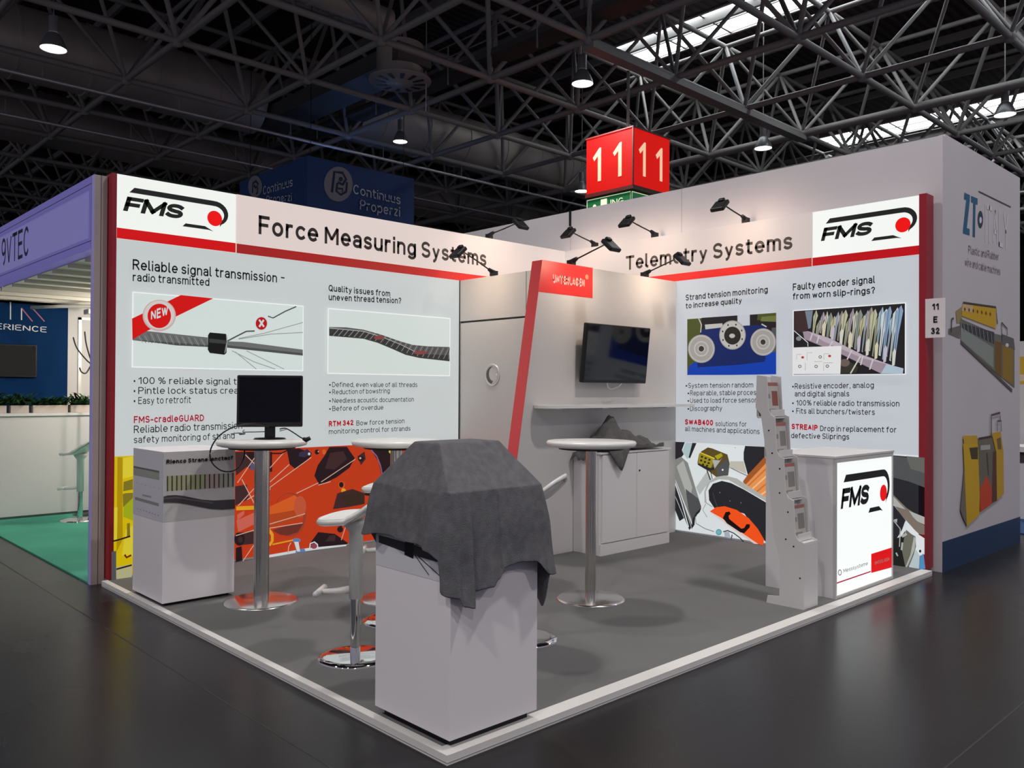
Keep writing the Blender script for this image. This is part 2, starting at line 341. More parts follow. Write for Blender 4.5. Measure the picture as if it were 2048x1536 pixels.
PANE = mat('daylit_roof_pane', (0.1, 0.1, 0.1), emit=(0.86, 0.93, 1.0), es=SKY_E)
for k, (x0, y0, x1, y1) in enumerate(SKY):
    mb = MB(); mb.box((x0, y0, ZR+0.02), (x1, y1, ZR+0.06), PANE)
    wn = tag(mb.build('window_%d' % (k+1)), kind='structure', label='daylit roof window strip', cat='window')
    mb = MB(); x = x0
    while x <= x1:
        mb.box((x-0.03, y0, ZR-0.03), (x+0.03, y1, ZR+0.018), STEEL); x += 1.55
    mb.box((x0, (y0+y1)/2-0.025, ZR-0.02), (x1, (y0+y1)/2+0.025, ZR+0.018), STEEL)
    mb.box((x0, y0-0.08, ZR-0.05), (x1, y0, ZR-0.001), STEEL); mb.box((x0, y1, ZR-0.05), (x1, y1+0.08, ZR-0.001), STEEL)
    mb.build('window_frame', wn)
def seen(p, mg=260):
    p = Vector(p)
    if (p - CAM).dot(FV) < 3: return False
    u, v, z = proj(p); return -mg < u < 2048+mg and -mg*1.2 < v < 470 and z < 52
NI = range(-13, 8); NJ = range(-3, 17)
ND = lambda i, j: Vector((NX0 + SP*i, NY0 + SP*j, ZN)); NU = lambda i, j: Vector((NX0 + SP*(i+.5), NY0 + SP*(j+.5), ZU))
def chord(name, fn, a_is_i, rad, mt):
    for a in (NI if a_is_i else NJ):
        rng = NJ if a_is_i else NI; run = [k for k in rng if seen(fn(a, k) if a_is_i else fn(k, a))]
        if len(run) < 2: continue
        p, q = (fn(a, run[0]), fn(a, run[-1])) if a_is_i else (fn(run[0], a), fn(run[-1], a))
        r = rad * (1.55 if (not a_is_i and a == 5 and name == 'bottom_chord') else 1)
        mb = MB(); mb.cyl(p, q, r, mt, 10); mb.build(name, ceil)
chord('bottom_chord', ND, True, 0.072, STEEL); chord('bottom_chord', ND, False, 0.072, STEEL)
chord('top_chord', NU, True, 0.065, STEEL); chord('top_chord', NU, False, 0.065, STEEL)
for i in NI:
    mb = MB(); jb = MB(); any_ = False
    for j in NJ:
        p = ND(i, j)
        if not seen(p): continue
        any_ = True
        jb.lathe([(0, -0.13), (0.09, -0.1), (0.13, 0), (0.09, 0.1), (0, 0.13)], STEEL, c=p, n=10)
        for di in (-1, 0):
            for dj in (-1, 0):
                q = NU(i+di, j+dj)
                mb.cyl(p, q, 0.048 if (i+j) % 3 else 0.056, STEEL, 8, cap=False)
    if any_:
        mb.build('diagonal_braces', ceil); jb.build('ball_joints', ceil)
# flat service rail under one chord, roof purlins
mb = MB(); mb.box((NX0+SP*2-0.14, NY0+SP*2, ZN-0.2), (NX0+SP*2+0.14, NY0+SP*5, ZN-0.07), STEEL); mb.build('service_rail', ceil)
for k, y in enumerate([y for y in range(-2, 48, 3)]):
    mb = MB(); yy = NY0 + y - 0.2; mb.box((-42, yy, ZR-0.22), (12, yy+0.1, ZR), STEEL); mb.build('purlin', ceil)

# catwalk along the frame
cw = thing('catwalk', 'dark service catwalk with thin railing above the middle of the roof frame', 'catwalk', (-8, 10.72, 8.9))
mb = MB()
mb.box((-18, 10.45, 8.98), (4, 11.05, 9.12), mat('catwalk_steel', (0.07, 0.068, 0.065), rough=0.6)); mb.build('walkway', cw)
mb = MB()
for z in (9.35, 9.62): mb.cyl((-18, 10.45, z), (4, 10.45, z), 0.018, STEEL, 6)
mb.build('handrail', cw)
x = -18
while x <= 4: mb = MB(); mb.cyl((x, 10.45, 8.7), (x, 10.45, 9.62), 0.02, STEEL, 6); mb.build('railing_post', cw); x += 1.5

def duct(label, p, q, r, parts=True, seg=1.6):
    p = Vector(p); q = Vector(q); t = thing('ventilation_duct', label, 'duct', tuple((p+q)/2))
    mb = MB(); mb.cyl(p, q, r, DUCT, 24); mb.build('pipe', t)
    L = (q-p).length; d = (q-p).normalized(); k = seg/2
    while k < L:
        mb = MB(); mb.cyl(p + d*(k-0.03), p + d*(k+0.03), r+0.025, DUCT, 24); mb.build('joint_band', t); k += seg
    return t
duct('wide round ventilation duct in the dark upper left of the roof', (-15.8, -6, 9.55), (-15.8, 8.9, 9.55), 0.85)
duct('wide ventilation duct catching light behind the blue hanging banner', (-14.4, 11.2, 9.5), (-14.4, 34, 9.5), 0.8)
duct('slim ventilation duct near the top edge left of the round diffuser', (-9.1, -2, 9.75), (-9.1, 8.8, 9.75), 0.26)
duct('third ventilation duct farthest from view at the left above the lower light pipe', (-21.5, -4, 9.5), (-21.5, 30, 9.5), 0.8)
def pipe(label, x, z, y0, y1, r):
    mb = MB(); mb.cyl((x, y0, z), (x, y1, z), r, ALU, 8); o = mb.build('sprinkler_pipe'); tag(o, label, 'pipe', 'pipes under the roof')
    y = y0 + 1
    while y < y1: mb = MB(); mb.cyl((x, y, z), (x, y, ZN), 0.012, STEEL, 5); mb.build('hanger_rod', o); y += 3
pipe('thin light pipe crossing below the upper left ducts', -13.9, 8.2, -4, 30, 0.045)
pipe('second thin light pipe lower down at the far left of the roof', -17.2, 8.2, -4, 30, 0.045)
t = thing('air_diffuser', 'round grey air diffuser with radial slots hanging left of centre', 'diffuser', (-9.55, 9.45, 8.68))
mb = MB(); mb.box((-16.5, 9.0, 8.95), (-9.0, 9.95, 9.35), mat('flat_duct', (0.13, 0.125, 0.12), rough=0.5, metal=0.3)); mb.build('feed_duct', t)
mb = MB(); mb.cyl((-9.55, 9.45, 8.7), (-9.55, 9.45, 9.5), 0.55, DUCT, 32); mb.build('drum', t)
mb = MB(); mb.lathe([(0.30, 8.62), (0.72, 8.66), (0.74, 8.70), (0.55, 8.74)], mat('diffuser_plate', (0.34, 0.33, 0.33), rough=0.4), c=(-9.55, 9.45, 0), n=40)
mb.lathe([(0, 8.585), (0.24, 8.59), (0.30, 8.62)], MATS['diffuser_plate'], c=(-9.55, 9.45, 0), n=40); mb.build('face_plate', t)
mb = MB()
for k in range(12):
    a = 2*PI*k/12; c, s_ = math.cos(a), math.sin(a); ct = Vector((-9.55, 9.45, 0)); rd = Vector((c, s_, 0)); tg = Vector((-s_, c, 0))
    mb.add([ct+rd*0.33+tg*0.035+Vector((0,0,8.616)), ct+rd*0.60+tg*0.06+Vector((0,0,8.640)), ct+rd*0.60-tg*0.06+Vector((0,0,8.640)), ct+rd*0.33-tg*0.035+Vector((0,0,8.616))], [(0,1,2,3)], BLACK)
mb.build('slots', t)
mb = MB(); mb.cyl((-9.2, 9.95, 8.0), (-9.2, 9.95, 11.6), 0.012, ALU, 6); tag(mb.build('hanging_cable'), 'thin vertical cable hanging beside the round air diffuser', 'cable')

# ------------------------------------------------------------------ high-bay pendant lamps
GLOW = mat('lamp_glow', (0.9, 0.9, 0.9), emit=(1.0, 0.96, 0.90), es=9.0)
LAMPG = mat('lamp_housing_grey', (0.22, 0.22, 0.22), rough=0.4, metal=0.4)
def make_bay(label, x, y, z, d=0.46):
    t = thing('pendant_lamp', label, 'lamp', (x, y, z), 0, 'high-bay lamps under the hall roof')
    mb = MB(); mb.lathe([(d/2, 0), (d/2*0.98, 0.05), (d*0.36, 0.2), (d*0.24, 0.28), (d*0.2, 0.30)], LAMPG, n=28); loc_build(mb, 'shade', t)
    mb = MB(); mb.lathe([(0, 0.015), (d/2*0.96, 0.012)], GLOW, n=28); loc_build(mb, 'lens', t)
    mb = MB(); mb.cyl((0,0,0.29), (0,0,0.62), d*0.19, LAMPG, 20); loc_build(mb, 'ballast_housing', t)
    mb = MB(); mb.cyl((0,0,0.62), (0,0,ZR - z), 0.014, STEEL, 6); loc_build(mb, 'rod', t)
    l = bpy.data.lights.new('bay_light', 'SPOT'); l.energy = BAY_W; l.spot_size = math.radians(140); l.spot_blend = 0.6; l.shadow_soft_size = 0.22; l.color = (1.0, 0.95, 0.92)
    lo = bpy.data.objects.new('bay_light', l); C.objects.link(lo); lo.parent = t; lo.location = (0, 0, -0.02)
    return t
make_bay('lit grey bell lamp alone in the upper left corner', -11.0, 2.45, 7.85)
make_bay('lit lamp hanging just above the blue banner', -12.85, 11.85, 8.45, 0.40)
make_bay('large lit lamp hanging above the red number cube', -5.45, 11.28, 8.0)
make_bay('lit lamp over the tall white wall right of the red cube', -5.2, 18.33, 8.0)
make_bay('small bright lamp at the far right edge', 0.207, 19.92, 8.0)
make_bay('lit lamp half hidden by the left side of the red cube', -11.9, 18.5, 8.0)
make_bay('hall lamp above the booth', 0.3, 2.6, 8.0)
make_bay('hall lamp above the right neighbour booth', 0.3, 11.3, 8.0)
make_bay('hall lamp over the right aisle', 6.2, 2.6, 8.0)
make_bay('hall lamp over the front aisle', 0.3, -5.5, 8.0)
make_bay('hall lamp over the front right aisle', 6.2, -5.5, 8.0)
make_bay('hall lamp over the far right aisle', 6.2, 11.3, 8.0)
make_bay('added unseen hall lamp two aisles to the right', 12.0, 2.6, 8.0)  # unseen lamps from here on added for more light on the counter fronts
make_bay('added unseen hall lamp two aisles to the front right', 12.0, -5.5, 8.0)
make_bay('added unseen hall lamp at the front edge of the hall', 6.2, -11.0, 8.0)

# ------------------------------------------------------------------ booth platform
pf = thing('booth_platform', 'low booth platform with grey carpet and white edge strip', 'platform', (2, 2.4, FZ))
mb = MB(); mb.box((-0.14, -0.02, FZ), (LB-0.02, LA+0.11, 0.0), CARPET); mb.build('carpet', pf)
mb = MB()
E = 0.061
mb.box((0.0, -E, FZ), (LB+E, -0.02, 0.003), RIM); mb.box((LB-0.02, -0.02, FZ), (LB+E, LA-0.02, 0.003), RIM)
mb.build('edge_strip', pf)
mb = MB(); mb.box((0.0, -E-0.001, FZ+0.008), (LB+E, -E+0.001, FZ+0.012), ALU); mb.box((LB+E-0.001, -E, FZ+0.008), (LB+E+0.001, LA-0.02, FZ+0.012), ALU); mb.build('edge_groove', pf)

# ------------------------------------------------------------------ left graphic wall (plane x = 0)
PLW = Plane('x', 0.0)
lw = thing('graphic_wall', 'left booth wall lit from behind with wire rope pictures and orange machine print', 'wall', (-0.06, 1.7, 0))
mb = MB(); mb.box((-0.12, 0.02, 0.0), (-0.02, YD-0.03, HF), WHITE); mb.box((-0.12, YD-0.03, 0), (-0.02, LA+0.1, HF), WHITE); mb.build('wall_core', lw)
mb = MB(); mb.box((-0.02, 0.012, 0.02), (0.0, YD-0.012, HF), lit((226, 233, 233))); mb.build('light_panel', lw)
mb = MB(); mb.box((-0.135, -0.012, 0.0), (0.002, 0.020, HT), RED); mb.build('red_end_post', lw)
mb = MB(); mb.box((-0.02, YD-0.012, 0), (0.001, YD, HF), BLACK); mb.build('shadow_gap', lw)
BK = BLACK
W_LIT = lit((240, 246, 244), 0.72)
# lower machine print
mb = MB(); pl = PLW
OR1, OR2, OR3 = lit((214, 66, 28)), lit((236, 104, 40)), lit((200, 92, 70)); DK = lit((48, 30, 36), 0.5); DK2 = lit((78, 50, 52), 0.5); YL = lit((250, 176, 40)); WR = lit((235, 190, 170)); WH = lit((232, 238, 240)); BL = lit((110, 140, 190)); YG = lit((236, 206, 10)); YG2 = lit((196, 160, 8)); YG3 = lit((244, 226, 60)); OLV = lit((140, 130, 40))
pl.rect(mb, 0.02, 0.02, YD-0.02, ZB, OR1)
pl.rect(mb, 0.02, 0.02, 0.50, ZB, YG)
c7 = (215, 890, 5.294)
pl.pp(mb, [(105,130),(158,130),(160,1000),(95,1130)], YG2, c7); pl.pp(mb, [(60,660),(105,660),(100,1005),(45,1010)], YG3, c7)
pl.pp(mb, [(165,140),(268,120),(268,330),(160,360)], YG3, c7); pl.pp(mb, [(170,390),(268,360),(268,470),(165,490)], OLV, c7)
pl.pp(mb, [(160,520),(190,510),(268,505),(268,560),(165,660)], OLV, c7); pl.pp(mb, [(170,660),(268,560),(268,800),(165,760)], lit((176, 190, 30)), c7)
pl.pp(mb, [(190,900),(268,850),(268,1180),(150,1170)], YG3, c7); pl.pp(mb, [(205,830),(235,825),(238,975),(205,975)], OLV, c7)
pl.line(mb, [(45,1020),(110,1005),(240,965)], 0.012, DK, c7); pl.line(mb, [(180,1160),(200,1190),(250,1165)], 0.014, lit((120,30,10)), c7)
pl.pp(mb, [(92,1290),(256,1260),(256,1420),(92,1440)], lit((200,196,150)), c7); pl.line(mb, [(92,1315),(256,1270)], 0.012, DK, c7)
pl.pp(mb, [(40,1130),(90,1120),(90,1450),(40,1450)], lit((110,112,120),0.4), c7)
c5 = (440, 860, 5.689)
def pc(pts, mt): pl.pp(mb, pts, mt, c5)
pc([(170,250),(430,245),(430,470),(300,420),(180,520)], DK2); pc([(290,250),(590,250),(590,475),(420,480)], DK)
pc([(170,640),(300,620),(330,780),(170,860)], DK2); pc([(340,380),(440,330),(430,440),(340,460)], lit((96, 92, 130)))
pc([(755,215),(900,210),(1040,260),(1030,300),(900,420),(850,440),(790,390)], DK); pc([(900,260),(990,215),(1040,265),(960,310),(890,300)], lit((62,52,80)))
pc([(1240,195),(1440,190),(1530,320),(1470,430),(1320,540),(1130,630),(1070,520),(1110,400),(1180,300)], DK); pc([(1250,260),(1400,240),(1440,330),(1300,450),(1190,440)], DK2)
pc([(1560,300),(1640,245),(1655,330),(1600,400)], DK2); pl.pdisc(mb, 1600, 325, 35, 32, DK, c5); pl.pdisc(mb, 1592, 320, 12, 12, WR, c5)
pl.pdisc(mb, 1100, 250, 26, 28, DK, c5); pl.pdisc(mb, 1115, 245, 7, 9, WR, c5); pl.pdisc(mb, 1010, 272, 14, 16, WH, c5); pl.pdisc(mb, 1180, 250, 22, 30, OR2, c5)
pc([(1700,205),(2048,205),(2048,260),(1950,430),(1830,500),(1800,360)], DK); pl.line(mb, [(1710,220),(1780,300),(1820,400),(1840,500)], 0.012, lit((150,110,150)), c5)
pl.pdisc(mb, 1955, 245, 40, 26, YG3, c5)
pl.pdisc(mb, 1378, 625, 36, 42, OR2, c5); pl.pdisc(mb, 1375, 622, 26, 32, DK, c5); pl.pdisc(mb, 1400, 690, 26, 28, YL, c5)
pc([(1330,720),(1500,670),(1640,720),(1640,840),(1430,880),(1280,900)], DK2); pc([(1380,760),(1560,700),(1640,750),(1640,840),(1440,860)], lit((70,52,40), 0.5)); pc([(1650,640),(1760,660),(1760,760),(1640,740)], DK)
# turned orange shaft
pl.pdisc(mb, 790, 960, 185, 250, lit((170, 70, 48)), c5); pl.pdisc(mb, 780, 950, 165, 225, OR1, c5)
pc([(560,870),(840,740),(930,800),(960,930),(900,1010),(560,1110)], OR2); pc([(560,960),(900,900),(960,930),(900,1010),(560,1110)], lit((196,78,34))); pl.pdisc(mb, 905, 870, 70, 120, lit((214, 96, 62)), c5)
pc([(590,1140),(740,1090),(940,1060),(880,1160),(760,1200),(680,1190)], lit((120,56,46)))
pc([(180,1030),(400,930),(410,1060),(200,1160)], lit((226,112,92))); pc([(190,960),(270,915),(270,960),(190,1030)], lit((226,112,92)))
pc([(175,1170),(400,1150),(400,1290),(220,1310)], DK2); pl.pdisc(mb, 215, 1240, 60, 75, DK, c5); pl.pdisc(mb, 225, 1245, 28, 36, DK2, c5)
pc([(175,1340),(240,1320),(250,1480),(172,1500)], DK)
pl.pdisc(mb, 1360, 1130, 34, 34, DK, c5); pc([(1310,1030),(1400,1030),(1380,1100),(1330,1090)], DK)
pc([(1030,1270),(1110,1160),(1300,1180),(1450,1285),(1420,1310),(1000,1350)], DK); pc([(1190,1270),(1240,1200),(1310,1190),(1300,1260)], DK2)
pc([(545,1420),(1000,1340),(1430,1300),(1430,1318),(1000,1372),(545,1450)], WH); pc([(860,1360),(950,1345),(970,1385),(850,1395)], BL)
pl.pdisc(mb, 862, 1255, 48, 28, BL, c5); pc([(835,1270),(885,1270),(905,1380),(868,1380)], WH); pl.line(mb, [(765,1400),(775,1320),(800,1280)], 0.008, WR, c5); pl.line(mb, [(1010,1360),(1020,1290),(1065,1272),(1100,1300),(1105,1345)], 0.012, WH, c5); pl.pdisc(mb, 1060, 1320, 34, 30, lit((170,70,90)), c5)
pc([(170,1500),(400,1470),(400,1490),(170,1515)], DK)
for a in ([(430,250),(190,600)], [(740,230),(560,430)], [(1030,310),(560,650),(560,680)], [(1110,600),(860,720)], [(1250,585),(1110,625)], [(200,860),(420,620)], [(240,560),(400,870)], [(780,390),(560,590)], [(280,280),(420,420)], [(400,1270),(250,1490)], [(170,1200),(400,1130)], [(550,1070),(960,950)], [(550,1115),(930,1055)], [(300,790),(420,720)], [(1530,330),(1140,590)], [(1430,1060),(1370,1250)]):
    pl.line(mb, a, 0.007, WR, c5)
pl.line(mb, [(175,890),(410,880)], 0.032, YL, c5); pl.line(mb, [(545,1130),(585,1190),(585,1260),(550,1310)], 0.026, YL, c5); pl.line(mb, [(585,1300),(820,1250)], 0.012, YL, c5)
pl.line(mb, [(570,265),(690,265),(760,225)], 0.012, DK, c5)
mb.build('machine_print', lw)
# first rope picture
mb = MB(); G1, G2, G3 = lit((120,124,122)), lit((84,88,86)), lit((165,170,168)); c6 = (240, 560, 4.5175); RD = lit((236, 18, 14)); RDd = lit((205, 20, 20))
pl.rect(mb, 0.131, 1.565, 1.558, 2.133, lit((246, 250, 248), 0.80)); pl.rect(mb, 0.140, 1.574, 1.549, 2.124, lit((228, 240, 236), 0.70))
pl.pp(mb, [(103,540),(235,462),(785,520),(785,606),(500,590),(110,545)], G1, c6); pl.pp(mb, [(103,540),(400,560),(785,590),(785,606),(500,592)], G2, c6)
for k in range(22):
    x = 160 + k*28; pl.line(mb, [(x, 478+(x-235)*0.11 if x > 235 else 505), (x+38, 572+(x-235)*0.05)], 0.004, G2 if k % 2 else G3, c6)
pl.pp(mb, [(100,350),(540,138),(832,168),(495,332),(235,462),(103,540)], RD, c6)
pl.pdisc(mb, 345, 322, 150, 142, lit((226,196,192)), c6, 40); pl.pdisc(mb, 345, 318, 138, 130, lit((240,226,222)), c6, 40); pl.pdisc(mb, 345, 326, 112, 116, WH, c6, 40); pl.pdisc(mb, 345, 326, 106, 110, RD, c6, 40)
a = pl.pix((240+270/4.5175, 560+368/4.5175)); b_ = pl.pix((240+424/4.5175, 560+318/4.5175))
text(pl, mb, 'NEW', a[0], a[1], b_[0]-a[0], 0.075, WH, bold=0.02, slope=(b_[1]-a[1])/(b_[0]-a[0])*1.0)
pl.pp(mb, [(955,555),(1100,560),(1640,630),(1640,684),(955,612)], G1, c6); pl.pp(mb, [(955,590),(1640,662),(1640,684),(955,612)], G2, c6)
for s_ in ([(1060,530),(1300,480),(1640,385)], [(1060,535),(1350,490),(1640,475)], [(1000,640),(1200,740),(1390,805)], [(1130,640),(1470,805)], [(1030,650),(1220,805)]): pl.line(mb, s_, 0.006, G3, c6)
pl.line(mb, [(960,552),(1050,505),(1130,465),(1205,462)], 0.011, G2, c6); pl.line(mb, [(1325,328),(1370,345),(1480,285),(1580,242)], 0.010, G2, c6)
pl.pp(mb, [(800,475),(945,488),(955,510),(950,660),(930,676),(800,660),(782,630),(784,500)], lit((22,24,24)), c6); pl.pp(mb, [(795,530),(945,545),(945,580),(795,565)], lit((66,68,68)), c6); pl.line(mb, [(950,500),(955,560),(935,660)], 0.008, G3, c6)
pl.pdisc(mb, 1265, 394, 60, 66, WH, c6); pl.pdisc(mb, 1265, 394, 51, 57, RDd, c6)
pl.line(mb, [(1245,360),(1288,425)], 0.016, WH, c6); pl.line(mb, [(1286,362),(1245,425)], 0.016, WH, c6)
mb.build('wire_rope_picture', lw)
# second rope picture
mb = MB(); c8 = (630, 540, 4.267)
pl.rect(mb, 1.79, 1.548, 3.186, 2.13, lit((246, 250, 248), 0.80)); pl.rect(mb, 1.80, 1.558, 3.176, 2.12, lit((228, 238, 234), 0.70))
up = [(108,488),(250,490),(400,510),(550,552),(700,605),(820,640),(950,652),(1135,658)]; dn = [(1135,780),(1000,765),(880,752),(760,725),(640,672),(520,622),(400,588),(250,575),(108,563)]
pl.pp(mb, up + dn, lit((104,102,102)), c8)
pl.pp(mb, [(108,505),(250,508),(400,530),(550,575),(700,630),(820,690),(950,720),(1135,728)] + dn, lit((66,66,66)), c8)
for k in range(46):
    t = k/45; x = 118 + t*1005; yu = 490 + 165/(1+math.exp(-(x-600)/120)); yd = 565 + 205/(1+math.exp(-(x-640)/120))
    pl.line(mb, [(x, yd-6), (min(x+46, 1132), yu+14)], 0.0045, lit((182,184,182)) if k % 2 else lit((40,40,40)), c8)
pl.line(mb, [(108,497),(400,525),(560,575),(720,640),(840,700)], 0.006, lit((200,200,198)), c8)
pl.pdisc(mb, 530, 578, 46, 18, lit((150,78,76)), c8); pl.pdisc(mb, 880, 706, 60, 16, lit((150,78,76)), c8)
mb.build('bent_rope_picture', lw)
# lettering
mb = MB(); CR = lit((200, 16, 60), 0.5); CR2 = lit((206, 16, 40), 0.55)
def lt(s_, p0, p1, cap, mt=BK, b_=0.0): ptext(pl, mb, s_, p0, p1, cap, mt, b_)
lt('Reliable signal transmission', (262,540), (550,566), 21, BK, 0.008); lt('-', (558,564), (565,565), 21)
lt('radio transmitted', (262,563), (415,573), 17, BK, 0.008)
lt('Quality issues from', (653,583), (776,594), 13, BK, 0.012); lt('uneven thread tension?', (653,601), (798,608), 13, BK, 0.012)
mb.build('headline_lettering', lw)
mb = MB(); GI = mat('dark_grey_print', (0.02, 0.022, 0.022), rough=0.5)
for y_, s_, x1, y1 in ((768,'100 % reliable signal transmission',565,770), (788,'Pintle lock status create bit error',560,787), (808,'Easy to retrofit',378,806)):
    lt('·', (264, y_), (267, y_), 14, GI, 0.03); lt(s_, (273, y_), (x1, y1), 14, GI)
for y_, s_, x1, y1 in ((774,'Defined, even value of all threads',830,774), (789,'Reduction of bowstring',775,786), (806,'Needless acoustic documentation',823,803), (822,'Before of overdue',762,819)):
    lt('·', (654, y_), (657, y_), 10, GI, 0.03); lt(s_, (660, y_), (x1, y1), 10, GI)
lt('FMS-cradleGUARD', (264,846), (404,842), 14, CR, 0.015); lt('Reliable radio transmission', (264,866), (480,857), 15, GI); lt('safety monitoring of strand', (264,886), (465,877), 14, GI)
lt('RTM 342', (653,853), (702,850), 11, CR2, 0.03); lt('Bow force tension', (708,851), (804,846), 10, GI); lt('monitoring control for strands', (653,868), (816,861), 10, GI)
mb.build('body_lettering', lw)

# left fascia and logo box
YL_ = 0.948
fa = thing('fascia_board', 'long white fascia with Force Measuring Systems lettering over red stripe', 'fascia', (-0.06, 2.9, HF))
mb = MB(); mb.box((-0.12, YL_+0.004, HF), (0.0, LA+0.11, HT), FASC); mb.build('board', fa)
PF = Plane('x', 0.0); mb = MB(); PF.rect(mb, YL_+0.004, HF, LA-0.001, HF+0.077, REDS); mb.build('red_stripe', fa)
mb = MB(); text(PF, mb, 'Force Measuring Systems', 1.143, 2.70, 2.54, 0.158, BROWNINK, bold=0.014); mb.build('lettering', fa)
lg = thing('logo_sign', 'glowing white logo box at the left end of the left fascia', 'sign', (-0.06, 0.47, HF))
mb = MB(); mb.box((-0.12, 0.02, HF), (-0.01, YL_-0.002, HT), WHITE); mb.build('case', lg)
mb = MB(); mb.box((-0.01, 0.02, HF), (0.004, YL_-0.006, HT-0.004), lit((246, 250, 244), LOGO)); mb.build('light_panel', lg)
PG = Plane('x', 0.004, pxval=0.0); mb = MB(); PG.rect(mb, 0.02, HF, YL_-0.006, HF+0.078, lit((214, 10, 16), 0.8)); mb.build('red_stripe', lg)
mb = MB(); fms_logo(PG, mb, 0.062, 2.668, 0.815, 0.245, lit((236, 8, 8), 0.9), BLACK); mb.build('logo_print', lg)

# ------------------------------------------------------------------ right graphic wall (plane y = LA)
PRW = Plane('y', LA); pl = PRW; LITR = 0.55
rw = thing('graphic_wall', 'right booth wall lit from behind with pulley and cable twisting pictures', 'wall', (2.7, LA+0.06, 0))
mb = MB(); mb.box((-0.02, LA+0.02, 0.0), (LB-0.02, LA+0.12, HF), WHITE); mb.build('wall_core', rw)
mb = MB(); mb.box((XD, LA, 0.02), (LB-0.045, LA+0.02, HF), lit((222, 228, 236), 0.60)); mb.build('light_panel', rw)
mb = MB(); mb.box((LB-0.045, LA-0.012, 0.0), (LB+0.012, LA+0.135, HT+0.003), RED); mb.build('red_end_post', rw)
mb = MB()
WB = lit((236,242,244), 0.72); GM = lit((150,152,150)); GD = lit((90,92,94)); NV = lit((44,44,50)); OG = lit((248,84,26), 0.8); WD = lit((234,150,84), 0.8); WDl = lit((250,196,140), 0.8); GO = lit((176,160,40)); LG2 = lit((196,198,194)); 
pl.rect(mb, XD+0.01, 0.025, LB-0.05, ZB, WB)
cA = (1340, 870, 6.68)
def pa(pts, mt): pl.pp(mb, pts, mt, cA)
pa([(68,90),(200,95),(160,200),(185,260),(150,300),(68,330)], NV); pa([(210,100),(350,110),(270,300),(230,320),(165,220)], lit((196,222,226))); pa([(300,105),(355,108),(270,310),(250,300)], NV)
pa([(68,330),(150,290),(240,370),(420,960),(300,1180),(70,580)], GM); pa([(90,420),(180,340),(300,700),(260,900)], LG2); pa([(210,720),(380,850),(420,960),(310,1170),(250,1000)], GD)
pa([(68,600),(300,1220),(260,1270),(68,800)], NV); pl.line(mb, [(70,640),(160,910),(250,1230)], 0.012, WB, cA); pl.line(mb, [(70,600),(190,930),(290,1240)], 0.008, LG2, cA)
pa([(70,820),(190,1110),(130,1150),(70,1000)], NV); pa([(300,1130),(350,1040),(425,965),(400,1030),(340,1090),(330,1200),(290,1260)], NV)
pl.line(mb, [(340,1090),(350,1180),(470,1250),(590,1290)], 0.008, GM, cA); pl.line(mb, [(480,920),(440,1000),(500,1100)], 0.006, GM, cA)
pa([(350,700),(500,480),(560,600),(470,700),(400,800)], lit((206,212,210)))
# brass gear motor
pa([(370,370),(390,260),(420,220),(510,165),(570,180),(770,260),(800,380),(780,540),(620,560),(490,460)], lit((104,86,42))); pa([(380,370),(395,245),(600,320),(560,420),(540,460)], GO)
for q in ((430,290),(480,310),(530,330),(420,340),(470,360),(520,375),(445,395),(500,410)): pl.pdisc(mb, q[0], q[1], 17, 15, lit((60,52,16)), cA, 10)
pl.line(mb, [(410,235),(600,315)], 0.012, YG3, cA); pa([(600,280),(690,240),(710,280),(640,330)], lit((190,180,30))); pa([(570,330),(680,340),(700,300),(600,450)], LG2); pa([(620,440),(760,320),(800,400),(770,540),(640,550)], GD); pl.pdisc(mb, 708, 465, 13, 13, WB, cA, 10)
pa([(370,375),(540,440),(600,430),(590,470),(500,470),(380,400)], NV); pl.line(mb, [(500,470),(545,600)], 0.012, NV, cA); pl.line(mb, [(545,470),(570,590)], 0.008, NV, cA); pl.line(mb, [(800,430),(940,500),(1040,545)], 0.006, NV, cA)
pa([(810,350),(990,350),(1030,520),(800,430)], lit((214,212,196))); pl.pdisc(mb, 875, 170, 5, 5, NV, cA, 8)
# copper drum
pa([(1010,145),(1332,160),(1332,250),(1045,530),(990,330),(990,230)], NV); pa([(1045,530),(1290,270),(1340,270),(1340,330),(1010,670),(980,620)], lit((186,100,48)))
pa([(1010,670),(1340,320),(1340,900),(1270,890),(1140,750)], WD)
for k in range(5): pl.line(mb, [(1040+k*55, 690+k*40), (1340, 400+k*105)], 0.014, WDl if k % 2 else lit((206,120,60),0.8), cA)
# black plate
pa([(470,900),(465,760),(510,640),(620,560),(740,540),(900,580),(1280,830),(1340,860),(1340,960),(1000,900),(560,960)], LG2)
pa([(495,900),(485,760),(540,640),(660,590),(790,600),(1280,880),(1340,920),(1340,1440),(1260,1400),(900,1000),(620,975),(560,940)], WB)
pa([(530,870),(522,740),(580,650),(700,612),(820,640),(1000,730),(1340,930),(1340,1480),(1260,1400),(1000,1050),(700,960),(600,975)], NV)
pl.line(mb, [(580,770),(610,880),(640,960)], 0.005, GD, cA)
for q in ((673,768),(807,880),(955,905)): pl.pdisc(mb, q[0], q[1], 7, 7, GM, cA, 8)
pa([(540,1020),(620,965),(740,950),(900,1000),(1060,1110),(1180,1250),(1265,1395),(1250,1470),(1180,1450),(900,1260),(700,1110)], OG); pa([(540,1025),(700,1115),(900,1265),(1190,1455),(1130,1450),(850,1260)], lit((252,226,222)))
pa([(715,1110),(750,1030),(800,1020),(820,1050),(790,1080),(800,1120),(960,1250),(1000,1240),(1030,1190),(1075,1190),(1075,1230),(1000,1310),(950,1300),(770,1180)], lit((26,12,10)))
pl.pdisc(mb, 660, 1296, 40, 42, lit((96,180,190)), cA); pl.pdisc(mb, 658, 1294, 28, 28, lit((130,206,212)), cA)
